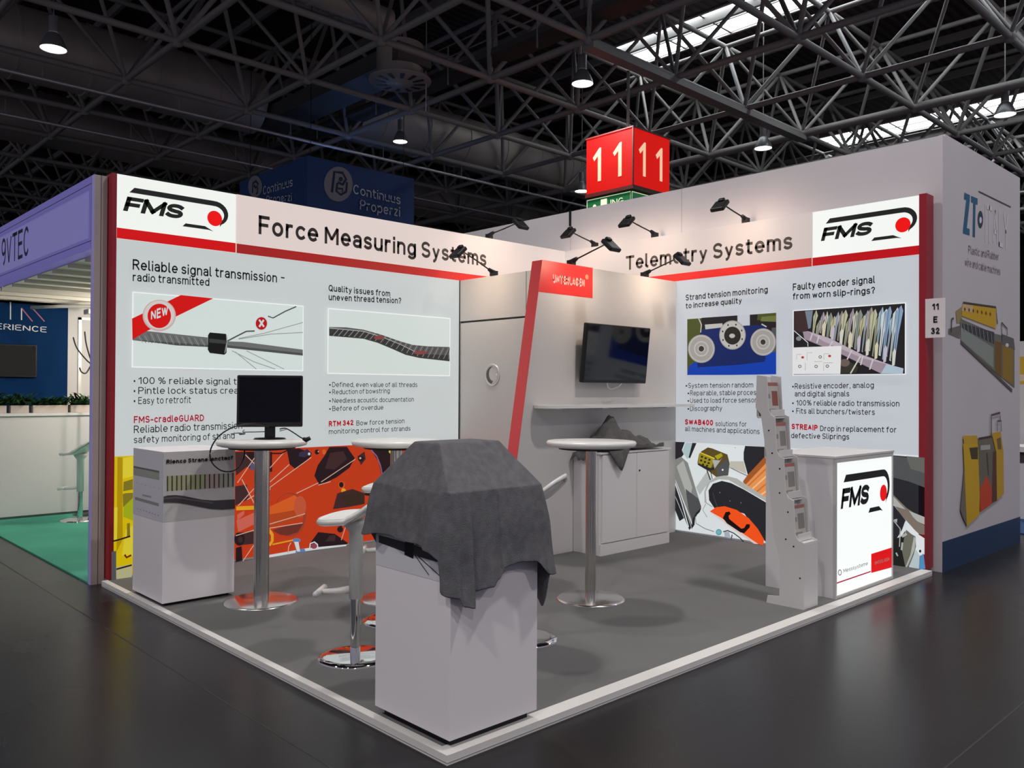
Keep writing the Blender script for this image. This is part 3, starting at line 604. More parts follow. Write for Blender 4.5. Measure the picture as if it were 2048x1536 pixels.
pl.line(mb, [(720,1290),(780,1275),(860,1310),(940,1370),(990,1420)], 0.010, NV, cA); pl.line(mb, [(840,1330),(825,1390)], 0.012, GD, cA); pa([(730,1290),(800,1290),(820,1380),(740,1360)], lit((190,198,210)))
# right end of the print
cB = (1780, 890, 5.91)
def pb(pts, mt): pl.pp(mb, pts, mt, cB)
pb([(0,118),(415,150),(415,860),(230,780),(50,590),(0,560)], NV); pb([(0,125),(415,170),(415,500),(230,430),(0,370)], GD); pb([(200,130),(415,150),(415,330),(250,280)], lit((112,114,108)))
pb([(0,560),(50,590),(200,740),(290,800),(320,890),(415,950),(415,1060),(350,1050),(190,900),(50,700),(0,640)], lit((140,128,116))); pb([(230,775),(415,850),(415,940),(330,900),(280,850)], LG2); pb([(0,600),(50,610),(190,760),(60,720)], LG2)
pb([(0,680),(60,720),(190,890),(150,1000),(60,1150),(0,1130)], NV); pb([(190,880),(350,1060),(415,1100),(415,1290),(350,1310),(310,1230),(300,1080),(240,1040)], WB); pl.pdisc(mb, 364, 1252, 14, 18, BLACK, cB, 10)
pb([(200,1000),(260,1050),(310,1080),(315,1200),(260,1400),(200,1440),(140,1440),(150,1150)], lit((120,120,106))); pb([(290,1080),(315,1100),(300,1230),(260,1330),(210,1440),(190,1440),(250,1290)], LG2)
pb([(0,1130),(140,1080),(190,1010),(150,1250),(190,1440),(40,1440),(0,1440)], lit((36,38,34))); pb([(230,1440),(315,1230),(360,1310),(350,1460)], lit((206,222,226))); pb([(365,1310),(405,1280),(425,1460),(350,1470)], lit((90,160,214)))
pl.line(mb, [(50,890),(130,990),(120,1200)], 0.008, LG2, cB); pl.line(mb, [(155,1150),(145,1240)], 0.014, LG2, cB); pl.line(mb, [(80,1270),(100,1310)], 0.012, LG2, cB); pb([(50,880),(95,870),(90,920)], LG2); pl.line(mb, [(150,1080),(205,1045)], 0.02, LG2, cB)
mb.build('machine_print', rw)
# pulley picture
cC = (1370, 600, 4.452); mb = MB()
def pcx(pts, mt): pl.pp(mb, pts, mt, cC)
BLU = lit((26,44,106)); BL2 = lit((20,70,190)); SV = lit((178,174,170)); SV2 = lit((206,204,200)); GRN = lit((84,92,44)); DKC = lit((40,36,40))
pcx([(28,172),(480,140),(480,600),(28,668)], GRN); pcx([(155,160),(475,138),(475,230),(150,265)], DKC); pcx([(475,138),(585,130),(585,225),(475,235)], lit((214,220,228))); pcx([(585,132),(820,115),(820,470),(585,300)], GRN); pcx([(585,132),(655,128),(650,180),(820,180),(820,300),(590,300)], DKC); pcx([(690,150),(820,140),(820,195),(680,190)], lit((120,130,70)))
pcx([(185,220),(340,208),(350,250),(190,262)], SV2); pcx([(145,268),(340,245),(560,228),(700,222),(735,250),(730,480),(600,560),(130,600)], BLU)
pcx([(28,668),(45,590),(90,555),(500,575),(735,470),(820,460),(820,662),(400,668)], BL2); pcx([(120,530),(730,470),(720,550),(480,578),(120,600)], BLU)
pl.line(mb, [(130,165),(155,220),(148,290)], 0.012, SV2, cC); pl.line(mb, [(690,215),(735,240)], 0.012, SV2, cC)
def wheel(x, y, r, r2):
    pl.pdisc(mb, x, y, r, r2, SV, cC, 40); pl.pdisc(mb, x, y, r*0.93, r2*0.93, SV2, cC, 40); pl.pdisc(mb, x, y, r*0.86, r2*0.86, SV, cC, 40); pl.pdisc(mb, x, y, r*0.55, r2*0.55, SV2, cC, 30); pl.pdisc(mb, x, y, r*0.45, r2*0.45, SV, cC, 30); pl.pdisc(mb, x, y, r*0.27, r2*0.27, SV2, cC, 24); pl.pdisc(mb, x, y, r*0.2, r2*0.2, lit((64,62,60)), cC, 20)
pcx([(780,250),(820,245),(820,460),(780,470)], GD)
wheel(155, 435, 120, 126); wheel(705, 375, 114, 122)
pl.pdisc(mb, 433, 313, 118, 130, SV, cC, 40); pl.pdisc(mb, 433, 313, 110, 121, SV2, cC, 40); pl.pdisc(mb, 433, 318, 74, 80, lit((50,46,44)), cC, 30); pl.pdisc(mb, 430, 320, 26, 20, SV2, cC, 14)
for a in range(0, 360, 45): pl.pdisc(mb, 433+92*math.cos(math.radians(a+20)), 315+100*math.sin(math.radians(a+20)), 7, 9, lit((50,46,44)), cC, 8)
mb.build('pulley_picture', rw)
# cable stranding picture
mb = MB()
pl.rect(mb, 2.803, 1.555, 3.786, 2.14, lit((246,248,250), 0.78)); pl.rect(mb, 2.812, 1.563, 3.777, 2.132, lit((38,36,40)))
pcx([(985,105),(1080,100),(1110,260),(1060,290),(985,280)], lit((70,50,52))); pcx([(1080,100),(1150,95),(1130,250),(1110,260)], lit((130,146,160)))
FC = [(206,206,172),(170,176,150),(192,172,190),(224,222,206),(150,160,150),(208,200,150),(184,196,214),(176,170,160)]
for k in range(24):
    t = k/23; x = 1165 + t*735; yt = 95 - (x-985)*0.068; yb = 300 + t*250 + 22*math.sin(k*2.3); wdt = 17 + 6*math.sin(k*1.7); lean = 26 + 42*t
    c_ = FC[k % 8] if k < 18 else [(176,206,224),(226,236,240),(150,180,214)][k % 3]
    top = yt + 8 + 30*abs(math.sin(k*1.9)) + (60 if k % 4 == 1 else 0)
    pcx([(x-wdt+lean*0.2, top+60),(x+lean*0.6, top),(x+wdt+lean*0.5, top+50),(x+wdt*0.7, (top+yb)/2),(x+wdt*0.3-lean*0.4, yb),(x-wdt*0.5-lean*0.4, yb-8),(x-wdt*0.7, (top+yb)/2)], lit(c_))
    pl.line(mb, [(x+lean*0.4, top+20),(x, (top+yb)/2),(x-lean*0.35, yb-12)], 0.005, lit((110,110,96)), cC)
for k in range(9):
    x = 1250 + k*78; y0_ = 190 + k*30; pcx([(x-12, y0_+40),(x+6, y0_),(x+20, y0_+30),(x+8, y0_+150),(x-16, y0_+160)], lit([(232,226,190),(214,206,220),(232,232,220)][k % 3]))
pcx([(1065,285),(1110,278),(1300,340),(1600,490),(1960,620),(1950,655),(1760,655),(1400,480),(1080,350)], lit((176,158,172))); pcx([(1110,282),(1300,342),(1600,492),(1880,590),(1600,520),(1250,370)], lit((206,192,204)))
for a in ((1150,300,1130,360),(1210,320,1190,385),(1330,370,1300,420),(1500,450,1460,530),(1600,500,1580,580),(1690,530,1660,620)): pl.line(mb, [(a[0],a[1]),(a[2],a[3])], 0.012, lit((226,218,224)), cC)
pcx([(1810,570),(1960,610),(1955,655),(1760,655)], lit((196,216,232))); pcx([(1405,520),(1500,560),(1560,600),(1540,650),(1405,655)], lit((60,58,50))); pl.pdisc(mb, 1440, 560, 44, 34, lit((120,104,96)), cC); pl.line(mb, [(1580,500),(1490,655)], 0.012, lit((226,222,206)), cC)
pl.line(mb, [(988,275),(1110,380),(1112,415)], 0.006, WB, cC); pl.pdisc(mb, 1030, 345, 24, 20, lit((150,150,150)), cC)
pcx([(975,425),(1410,410),(1400,660),(975,662)], lit((240,240,240), 0.72))
for x, y in ((1065,512),(1305,500)): pl.pdisc(mb, x, y, 13, 11, lit((196,60,60)), cC, 12)
for x, y in ((1040,592),(1185,592),(1285,590),(1222,508)): pl.pdisc(mb, x, y, 15, 14, lit((96,96,96)), cC, 12); pl.pdisc(mb, x, y, 9, 8, lit((240,240,240), 0.72), cC, 10)
for q in ([(1012,530),(1012,486),(1055,486)], [(1105,540),(1105,470),(1150,470)], [(1255,530),(1255,480),(1300,480)], [(1252,630),(1252,560),(1335,560)], [(1090,630),(1090,560)], [(1170,550),(1240,548)]): pl.line(mb, q, 0.003, lit((150,150,150)), cC)
mb.build('cable_machine_picture', rw)
mb = MB()
lt('Strand tension monitoring', (1376,602), (1540,586), 12, BK, 0.012); lt('to increase quality', (1376,618), (1488,607), 11, BK, 0.014)
lt('Faulty encoder signal', (1590,582), (1754,567), 14, BK, 0.012); lt('from worn slip-rings?', (1590,600), (1754,588), 13, BK, 0.012)
mb.build('headline_lettering', rw)
mb = MB()
for x_, y_, s_, x1, y1 in ((1376,776,'System tension random',1511,775),(1380,791,'Repairable, stable process',1523,790),(1380,806,'Used to load force sensors',1524,805),(1380,822,'Discography',1449,821)):
    lt('·', (x_, y_), (x_+3, y_), 10, GI, 0.03); lt(s_, (x_+5, y_), (x1, y1), 10, GI)
for s_, x_, y_, x1, y1, d_ in (('Resistive encoder, analog',1594,778,1752,776,1),('and digital signals',1594,793,1703,793,0),('100% reliable radio transmission',1597,811,1803,813,1),('Fits all bunchers/twisters',1597,827,1754,830,1)):
    if d_: lt('·', (1589, y_), (1592, y_), 11, GI, 0.03)
    lt(s_, (x_, y_), (x1, y1), 11, GI, 0.004)
lt('SWAB400', (1375,849), (1431,851), 11, CR2, 0.03); lt('solutions for', (1436,852), (1498,853), 10, GI); lt('all machines and applications', (1375,862), (1524,868), 10, GI)
lt('STREAIP', (1588,858), (1640,861), 11, CR2, 0.03); lt('Drop in replacement for', (1645,862), (1797,865), 11, GI, 0.006); lt('defective Sliprings', (1587,876), (1703,879), 11, GI, 0.006)
mb.build('body_lettering', rw)
XL_ = 2.973
fb = thing('fascia_board', 'white fascia with Telemetry Systems lettering over red stripe', 'fascia', (1.5, LA+0.06, HF))
mb = MB(); mb.box((0.001, LA, HF), (XL_-0.004, LA+0.12, HT), FASC2); mb.build('board', fb)
PF2 = Plane('y', LA); mb = MB(); PF2.rect(mb, 0.002, HF, XL_-0.004, HF+0.075, REDS); mb.build('red_stripe', fb)
mb = MB(); text(PF2, mb, 'Telemetry Systems', 0.886, 2.695, 1.90, 0.15, BROWNINK, bold=0.014); mb.build('lettering', fb)
lg2 = thing('logo_sign', 'glowing white logo box at the right end of the right fascia', 'sign', (3.4, LA+0.06, HF))
mb = MB(); mb.box((XL_+0.002, LA+0.01, HF), (LB-0.045, LA+0.12, HT), WHITE); mb.build('case', lg2)
mb = MB(); mb.box((XL_+0.006, LA-0.004, HF), (LB-0.047, LA+0.01, HT-0.004), lit((246,250,246), LOGO)); mb.build('light_panel', lg2)
PG2 = Plane('y', LA-0.004); mb = MB(); PG2.rect(mb, XL_+0.006, HF, LB-0.047, HF+0.073, lit((200,10,22), 0.7)); mb.build('red_stripe', lg2)
mb = MB(); fms_logo(PG2, mb, 3.055, 2.668, 0.81, 0.25, lit((236,8,8), 0.9), BLACK); mb.build('logo_print', lg2)

# ------------------------------------------------------------------ storage cabin in the back corner
wc = MB(); wc.box((0.002, YD, 2.105), (1.41, YD+0.04, HF), CABIN); wc.box((0.955, YD, 0.0), (1.41, YD+0.04, 2.10), CABIN)
wo = tag(wc.build('wall_cabin'), kind='structure', label='pale panel wall of the storage cabin above and beside its door', cat='wall')
mb = MB(); mb.box((0.002, YD+0.01, 2.09), (0.955, YD+0.03, 2.106), BLACK); mb.box((0.944, YD+0.005, 0.0), (0.954, YD+0.03, 2.10), BLACK); mb.box((0.952, YD-0.001, 2.1), (0.958, YD+0.01, HF), BLACK); mb.build('dark_joints', wo)
dr = thing('door_1', 'pale cabin door with a round recessed handle', 'door', (0.47, YD, 0)); tag(dr, kind='structure')
mb = MB(); mb.bbox((0.012, YD+0.002, 0.01), (0.942, YD+0.038, 2.085), CABIN, 0.004); mb.build('door_leaf', dr)
mb = MB(); mx = Matrix.Translation((0.49, YD+0.001, 1.558)) @ Matrix.Rotation(PI/2, 4, 'X')
mb.lathe([(0.085, -0.002), (0.100, 0.006), (0.108, 0.004), (0.110, -0.002)], mat('satin_ring', (0.66, 0.63, 0.58), rough=0.3, metal=0.5), mx=mx, n=40)
mb.lathe([(0, 0.001), (0.084, 0.001)], CABIN, mx=mx, n=40)
mb.add([mx @ Vector((0.084*math.cos(a), 0.084*math.sin(a), 0.002)) for a in [math.radians(95+i*10) for i in range(18)]] + [mx @ Vector((0.020+0.066*math.cos(a), 0.012+0.070*math.sin(a), 0.002)) for a in [math.radians(265-i*10) for i in range(18)]], [(i, i+1, 34-i, 35-i) for i in range(17)], mat('handle_recess', (0.10, 0.095, 0.085), rough=0.5))
mb.lathe([(0, 0.004), (0.008, 0.004), (0.009, 0)], CHROME, mx=mx @ Matrix.Translation((0.062, 0, 0)), n=12)
mb.build('door_handle', dr)
# slanted screen wall
sw = thing('screen_wall', 'grey white partition with slanted red leading edge and red label', 'partition', (1.47, 4.0, 0))
yb, yt = 2.525, 2.958
mb = MB(); mb.prism([(XD, yb, 0.0), (XD, LA-0.003, 0.0), (XD, LA-0.003, HF-0.005), (XD, yt, HF-0.005)], (-0.118, 0, 0), CABIN); mb.build('panel', sw)
mb = MB(); mb.prism([(XD+0.0015, yb-0.004, 0.0), (XD+0.0015, yb, 0.0), (XD+0.0015, yt, HF), (XD+0.0015, yt-0.004, HF)], (-0.122, 0, 0), REDP)
mb.box((XD-0.12, yt, HF-0.006), (XD+0.0015, 3.604, HF), REDP); mb.build('red_edge', sw)
PS = Plane('x', XD); mb = MB(); zl = 2.235; yl2 = yt - (yt-yb)*(HF-zl)/HF
PS.poly(mb, [(yl2, zl+0.01), (3.604, zl+0.01), (3.604, HF), (yt, HF)], REDS); mb.build('red_label', sw)
mb = MB(); PINK = ink((245, 190, 180)); text(PS, mb, 'UNTERLAGEN', 3.085, 2.335, 0.41, 0.075, PINK, bold=0.03); mb.build('label_lettering', sw); mb = MB(); PS.disc(mb, 3.525, 2.43, 0.022, 0.022, ink((245,150,110))); mb.build('label_dot', sw)

# television on the partition
tv = thing('television', 'black wall television above the shelf, switched off', 'television', (XD+0.06, 3.82, 1.74))
RT = Matrix.Translation((XD+0.125, 3.815, 1.742)) @ Matrix.Rotation(math.radians(6), 4, 'Y')
mb = MB(); mb.bbox((-0.045, -0.45, -0.262), (0.0, 0.45, 0.262), BPLAST, 0.008, RT); mb.build('case', tv)
mb = MB(); mb.box((0.0, -0.436, -0.236), (0.0015, 0.436, 0.250), SCREEN, RT); mb.build('screen', tv)
mb = MB(); mb.box((XD, 3.72, 1.60), (XD+0.03, 3.92, 1.88), BPLAST); mb.box((XD+0.02, 3.78, 1.70), (XD+0.09, 3.86, 1.78), BPLAST); mb.build('wall_bracket', tv)
mb = MB(); a = XD+0.09; mb.tube([(a, 3.70, 1.49), (a, 3.72, 1.44), (a, 3.76, 1.425), (a, 3.86, 1.445), (a, 3.90, 1.47), (a, 3.91, 1.49)], 0.005, ALU); mb.build('cable_loop', tv)
# shelf
sh = thing('wall_shelf', 'long thin white wall shelf under the television', 'shelf', (XD+0.12, 3.8, 1.26))
mb = MB(); z0, z1 = 1.262, 1.288; pts = [(XD, 2.86), (XD+0.10, 2.82)] 
for a in range(0, 91, 15): pts.append((XD+0.14+0.09*math.sin(math.radians(a)), 2.91-0.09*math.cos(math.radians(a))))
pts += [(XD+0.23, LA-0.004), (XD, LA-0.004)]
mb.prism([(x, y, z0) for x, y in pts], (0, 0, z1-z0), PLAST); mb.build('board', sh)
for y in (3.0, 3.6, 3.95, 4.55):
    mb = MB(); mb.box((XD, y-0.04, z0-0.012), (XD+0.16, y+0.04, z0), WHITE); mb.build('bracket', sh)
# sideboard
sb = thing('cupboard', 'low white two-door cupboard against the screen partition', 'cupboard', (1.69, 3.86, 0))
x0, x1, y0, y1, zt = XD+0.004, 1.85, 3.355, 4.34, 0.885
mb = MB(); mb.bbox((x0, y0, 0.0), (x1-0.02, y1, zt-0.02), WHITE, 0.003); mb.build('body', sb)
mb = MB(); mb.bbox((x0, y0-0.012, zt-0.02), (x1+0.006, y1+0.012, zt), WHITE, 0.004); mb.build('top', sb)
for k, (a, b_) in enumerate(((y0+0.025, (y0+y1)/2-0.002), ((y0+y1)/2+0.002, y1-0.01))):
    mb = MB(); mb.bbox((x1-0.022, a, 0.105), (x1, b_, zt-0.026), WHITE, 0.003); d = mb.build('door', sb)
    if k == 1:
        mb = MB(); mb.cyl((x1-0.001, a+0.035, 0.70), (x1+0.005, a+0.035, 0.70), 0.009, BPLAST, 12); kk = mb.build('keyhole'); kk.parent = d; kk.location = -d.location - sb.location
        kk.location = (0, 0, 0); kk.matrix_parent_inverse = d.matrix_local.inverted() if False else Matrix()
mb = MB(); mb.box((x1-0.02, y0, 0.0), (x1-0.002, y1, 0.098), WHITE); mb.build('plinth', sb)

# ------------------------------------------------------------------ arm spotlights
def make_arm(label, base, direction, rise=0.10, reach=0.42, aim=None):
    t = thing('arm_spotlight', label, 'spotlight', base, math.atan2(direction[1], direction[0]), 'black arm spotlights on the booth walls')
    mb = MB(); mb.box((-0.03, -0.025, -0.03), (0.035, 0.025, 0.02), BPLAST); mb.cyl((0.0, 0, 0.0), (0.07, 0, 0.03), 0.028, BPLAST, 12, 0.016); loc_build(mb, 'clamp', t)
    mb = MB(); mb.tube([(0.05, 0, 0.02), (reach*0.5, 0, rise*0.55), (reach-0.02, 0, rise)], 0.007, BPLAST, 8); loc_build(mb, 'arm', t)
    hm = Matrix.Translation((reach, 0, rise)) @ Matrix.Rotation(math.radians(42), 4, 'Y')
    mb = MB(); mb.bbox((-0.04, -0.07, -0.028), (0.10, 0.07, 0.012), BPLAST, 0.012, hm); mb.bbox((-0.05, -0.03, -0.015), (-0.01, 0.03, 0.03), BPLAST, 0.008, hm); loc_build(mb, 'lamp_head', t)
    mb = MB(); mb.box((-0.02, -0.055, -0.0292), (0.085, 0.055, -0.0280), mat('halogen_glow', (0.8,0.8,0.8), emit=(1.0, 0.80, 0.55), es=14.0), hm); loc_build(mb, 'lens', t)
    l = bpy.data.lights.new('arm_light', 'AREA'); l.shape = 'RECTANGLE'; l.size = 0.1; l.size_y = 0.12; l.energy = ARM_W; l.color = (1.0, 0.76, 0.56); l.spread = math.radians(150)
    lo = bpy.data.objects.new('arm_light', l); C.objects.link(lo); lo.parent = t
    p = Vector((reach+0.02, 0, rise-0.05)); tgt = Vector(aim if aim else (0.0, 0, -0.30)); lo.location = p
    lo.rotation_euler = (tgt - p).to_track_quat('-Z', 'Y').to_euler()
    return t
make_arm('arm spotlight on top of the Force Measuring Systems fascia', (-0.03, 3.746, HT+0.03), (1, 0), 0.08, 0.46)
make_arm('arm spotlight just above the red corner of the screen partition', (1.49, 3.36, HF+0.025), (1, 0), 0.12, 0.44)
make_arm('arm spotlight at the right end of the screen partition before Telemetry lettering', (1.49, 4.415, HF+0.025), (1, 0), 0.12, 0.42)
make_arm('leftmost of three arm spotlights on the Telemetry Systems fascia', (0.425, LA+0.03, HT+0.03), (0, -1), 0.09, 0.42)
make_arm('middle of three arm spotlights on the Telemetry Systems fascia', (1.242, LA+0.03, HT+0.03), (0, -1), 0.09, 0.45)
make_arm('rightmost of three arm spotlights, nearest the glowing logo box', (2.298, LA+0.03, HT+0.03), (0, -1), 0.09, 0.43)
make_arm('arm spotlight above the cabin door in front of Systems lettering', (0.488, YD+0.02, HF+0.03), (0, -1), 0.17, 0.44)

# ------------------------------------------------------------------ bar tables
def make_table(label, x, y, top_r, pole_r, base_r, zt=1.07, fluted=True):
    t = thing('bar_table', label, 'table', (x, y, 0), 0, 'white bar tables in the booth')
    mb = MB(); mb.lathe([(0, zt-0.04), (top_r*0.88, zt-0.04), (top_r*0.97, zt-0.032), (top_r, zt-0.012), (top_r-0.008, zt), (0, zt)], PLAST, n=48); loc_build(mb, 'table_top', t)
    mb = MB(); mb.lathe([(0, zt-0.056), (top_r*0.72, zt-0.056), (top_r*0.75, zt-0.04)], BPLAST, n=32); loc_build(mb, 'under_plate', t)
    mb = MB()
    n = 48; prof = []
    vs = []; fs = []
    for k, z in enumerate((0.012, zt-0.055)):
        for i in range(n):
            a = 2*PI*i/n; r = pole_r*(1 - (0.14 if i % 6 in (0,) else 0.0)); vs.append((r*math.cos(a), r*math.sin(a), z))
    fs = [(i, (i+1) % n, n+(i+1) % n, n+i) for i in range(n)]
    mb.add(vs, fs, BRUSH, True); loc_build(mb, 'pole', t)
    mb = MB(); mb.lathe([(0, 0.016), (base_r-0.015, 0.012), (base_r, 0.006), (base_r, 0.0)], mat('satin_chrome', (0.72,0.71,0.70), rough=0.2, metal=1), n=56); loc_build(mb, 'base_plate', t)
    return t
make_table('bar table carrying the black monitor beside the display pedestal', 1.322, 0.52, 0.295, 0.050, 0.24)
make_table('empty bar table in front of the white cupboard', 2.752, 2.191, 0.305, 0.036, 0.232)
make_table('bar table mostly hidden behind the draped display counter', 1.86, 1.22, 0.30, 0.04, 0.235)

# ------------------------------------------------------------------ bar stools
def make_stool(label, x, y, face, group='white bar stools in the booth', lift=0.0):
    t = thing('bar_stool', label, 'stool', (x, y, 0), face, group)   # faces local +x
    # seat: a bent shell, low lip in front and raised back
    mb = MB(); N, Mm = 22, 14; vs = []; 
    def pt(i, j, th):
        s_ = -1 + 2*i/N; a = -1 + 2*j/Mm                       # s_: back(-1) .. front(+1)
        wd = 0.195*(1 - 0.55*max(0, s_-0.35)**2*2.2) * (1 - 0.55*max(0, -s_-0.45)**2*2.4)
        wd *= math.sqrt(max(0.0, 1 - abs(s_)**7))
        x_ = 0.205*s_ - (0.02 if s_ < -0.5 else 0); y_ = wd*a
        z_ = 0.745 + lift + (0.035*s_**2 if s_ > 0 else 0)*-0.6 + (0.185*((0.12-s_)/1.12)**1.6 if s_ < 0.12 else 0) + 0.018*a*a*(0.4 if s_ > 0 else 1)
        return (x_ - (0.03*(-s_)**3 if s_ < 0 else 0), y_, z_ - th)
    for th, sc in ((0.0, 0.965), (0.003, 0.990), (0.011, 1.008), (0.023, 1.0), (0.032, 0.94)):
        for i in range(N+1):
            for j in range(Mm+1):
                q = pt(i, j, th); vs.append((q[0]*sc, q[1]*sc, q[2]))
    L_ = (N+1)*(Mm+1); fs = []
    for i in range(N):
        for j in range(Mm):
            a = i*(Mm+1)+j; fs.append((a, a+1, a+Mm+2, a+Mm+1)); fs.append((4*L_+a, 4*L_+a+Mm+1, 4*L_+a+Mm+2, 4*L_+a+1))
    for k in range(4):
        o = k*L_
        for i in range(N):
            for j in (0, Mm):
                a = o+i*(Mm+1)+j; fs.append((a, a+Mm+1, L_+a+Mm+1, L_+a))
        for j in range(Mm):
            for i in (0, N):
                a = o+i*(Mm+1)+j; fs.append((a, a+1, L_+a+1, L_+a))
    mb.add(vs, fs, PLAST, True); loc_build(mb, 'seat', t)
    mb = MB(); mb.lathe([(0.0, 0.71+lift), (0.075, 0.725+lift), (0.062, 0.69+lift), (0.037, 0.66+lift), (0.035, 0.31+lift), (0.0, 0.31+lift)], PLAST, n=24); loc_build(mb, 'sleeve', t)
    mb = MB(); mb.tube([(0.03, 0, 0.355+lift), (0.1, 0, 0.345+lift), (0.185, 0, 0.34+lift)], [0.020, 0.016, 0.013], PLAST, 10); mb.tube([(0.19, -0.085, 0.345+lift), (0.19, 0.085, 0.345+lift)], 0.016, PLAST, 10); loc_build(mb, 'footrest', t)
    mb = MB(); mb.cyl((0,0,0.012), (0,0,0.33+lift), 0.027, CHROME, 24); loc_build(mb, 'column', t)
    mb = MB(); mb.lathe([(0, 0.018), (0.15, 0.016), (0.192, 0.010), (0.195, 0.0)], CHROME, n=48); loc_build(mb, 'base_plate', t)
    return t
FL = math.atan2(-RV.y, -RV.x)
make_stool('white bar stool directly left of the draped counter, footrest showing', 2.727, 0.342, FL - 0.05)
make_stool('white bar stool behind, only seat tip showing above the nearer stool', 2.288, 0.908, FL + 0.05, lift=0.085)
make_stool('white bar stool right of the draped counter, only its back showing', 3.09, 1.225, FL - 0.38)

# ------------------------------------------------------------------ draped display counter
ct = thing('display_counter', 'tall white counter at the front corner half covered by a sheet', 'counter', (3.70, 0.222, 0))
BODYG = mat('pearl_counter_laminate', (0.80, 0.77, 0.79), rough=0.38)
a0, a1, b0, b1 = 3.443, 3.955, -0.022, 0.462
mb = MB(); mb.bbox((a0, b0, 0.035), (a1, b1, 0.965), BODYG, 0.003); mb.build('body', ct)
mb = MB(); mb.box((a0+0.03, b0+0.03, 0.0), (a1-0.03, b1-0.03, 0.035), BPLAST); mb.build('plinth', ct)
mb = MB(); PC = Plane('y', b0); PC.rect(mb, a0+0.002, 0.648, a1-0.002, 0.962, ink((206,206,212)))
cD = (600, 840, 2.2257)
PC.pp(mb, [(352,512),(420,530),(668,605),(668,648),(500,600),(352,545)], ink((52,50,54)), cD); PC.pp(mb, [(468,540),(510,548),(506,618),(466,600)], ink((14,14,16)), cD)
for q in ([(505,590),(575,690)], [(515,595),(640,708)], [(520,600),(610,680)], [(505,560),(535,552),(520,565)]): PC.line(mb, q, 0.005, ink((70,68,70)), cD)
PX_ = Plane('x', a1); PX_.rect(mb, b0+0.002, 0.648, b1-0.002, 0.962, ink((206,206,212)))
mb.build('printed_band', ct)
# the sheet: rings round the counter, hem heights follow the folds
cl = MB(); cx, cy = (a0+a1)/2, (b0+b1)/2
per = []     # (x, y) round the counter, hem z, flare
hem = [((a0,b0),0.785,0.055),((a0+0.10,b0),0.80,0.035),((a0+0.20,b0),0.805,0.045),((a0+0.30,b0),0.795,0.035),((a0+0.40,b0),0.785,0.05),((a0+0.455,b0),0.775,0.06),((a1-0.02,b0),0.74,0.035),
       ((a1,b0),0.60,0.040),((a1,b0+0.035),0.565,0.035),((a1,b0+0.075),0.555,0.055),((a1,b0+0.085),0.615,0.025),((a1,b0+0.16),0.625,0.045),((a1,b0+0.225),0.645,0.030),((a1,b0+0.24),0.69,0.045),((a1,b0+0.33),0.695,0.035),((a1,b0+0.42),0.69,0.05),
       ((a1,b1),0.62,0.075),((a1-0.03,b1),0.46,0.05),((a1-0.10,b1),0.50,0.06),((a1-0.25,b1),0.62,0.04),((a0+0.12,b1),0.64,0.05),((a0,b1),0.60,0.05),((a0,b1-0.15),0.66,0.05),((a0,b0+0.25),0.68,0.06),((a0,b0+0.10),0.69,0.06)]
NS = len(hem); SUB = 7; rings = []
pts = []
for k in range(NS):
    (xa, ya), za, fa_ = hem[k]; (xb, yb_), zb_, fb_ = hem[(k+1) % NS]
    for s_ in range(SUB):
        t = s_/SUB; ts = t*t*(3-2*t); pts.append((xa+(xb-xa)*t, ya+(yb_-ya)*t, za+(zb_-za)*ts, fa_+(fb_-fa_)*ts))
px0, px1, py0, py1 = 3.615, 3.785, 0.055, 0.385
def ringpt(p, lv):
    x, y, zh, fl_ = p
    u = (x-a0)/(a1-a0); v = (y-b0)/(b1-b0)
    tx, ty = px0+(px1-px0)*u, py0+(py1-py0)*v
    ox = (1 if u > 0.999 else -1 if u < 0.001 else 0); oy = (1 if v > 0.999 else -1 if v < 0.001 else 0)
    o = Vector((ox, oy)); o = o.normalized() if o.length else o
    if lv <= 1:                                   # slope from ridge to the counter edge
        k = lv; z = 1.190 + (1.005-1.190)*k
        q = Vector((tx+(x-tx)*k, ty+(y-ty)*k, z)); amp = 0.006*k*(1.4-k)
        q.x += o.x*0.018*k; q.y += o.y*0.018*k
    else:
        k = lv-1; z = 1.005 + (zh-1.005)*k; e = 0.018 + fl_*k**0.8
        q = Vector((x + o.x*e, y + o.y*e, z)); amp = 0.004 + 0.012*k
    n_ = noise.noise_vector(q*7.0)*amp + noise.noise_vector(q*19.0)*amp*0.4
    f_ = noise.noise(Vector((q.x*14+q.y*11, q.z*2.2, 3.1)))*amp*1.1
    q += Vector((n_.x + o.x*f_, n_.y + o.y*f_, n_.z*0.7))
    return q
LV = [0.0, 0.02, 0.12, 0.25, 0.38, 0.5, 0.62, 0.75, 0.86, 0.95, 0.985, 1.0, 1.02, 1.12, 1.22, 1.34, 1.46, 1.58, 1.7, 1.82, 1.92, 2.0]
vs = [ringpt(p, lv) for lv in LV for p in pts]; n = len(pts)
fs = [(r*n+i, r*n+(i+1) % n, (r+1)*n+(i+1) % n, (r+1)*n+i) for r in range(len(LV)-1) for i in range(n)]
vs.append(Vector((3.7, 0.22, 1.192))); fs += [(len(vs)-1, (i+1) % n, i) for i in range(n)]
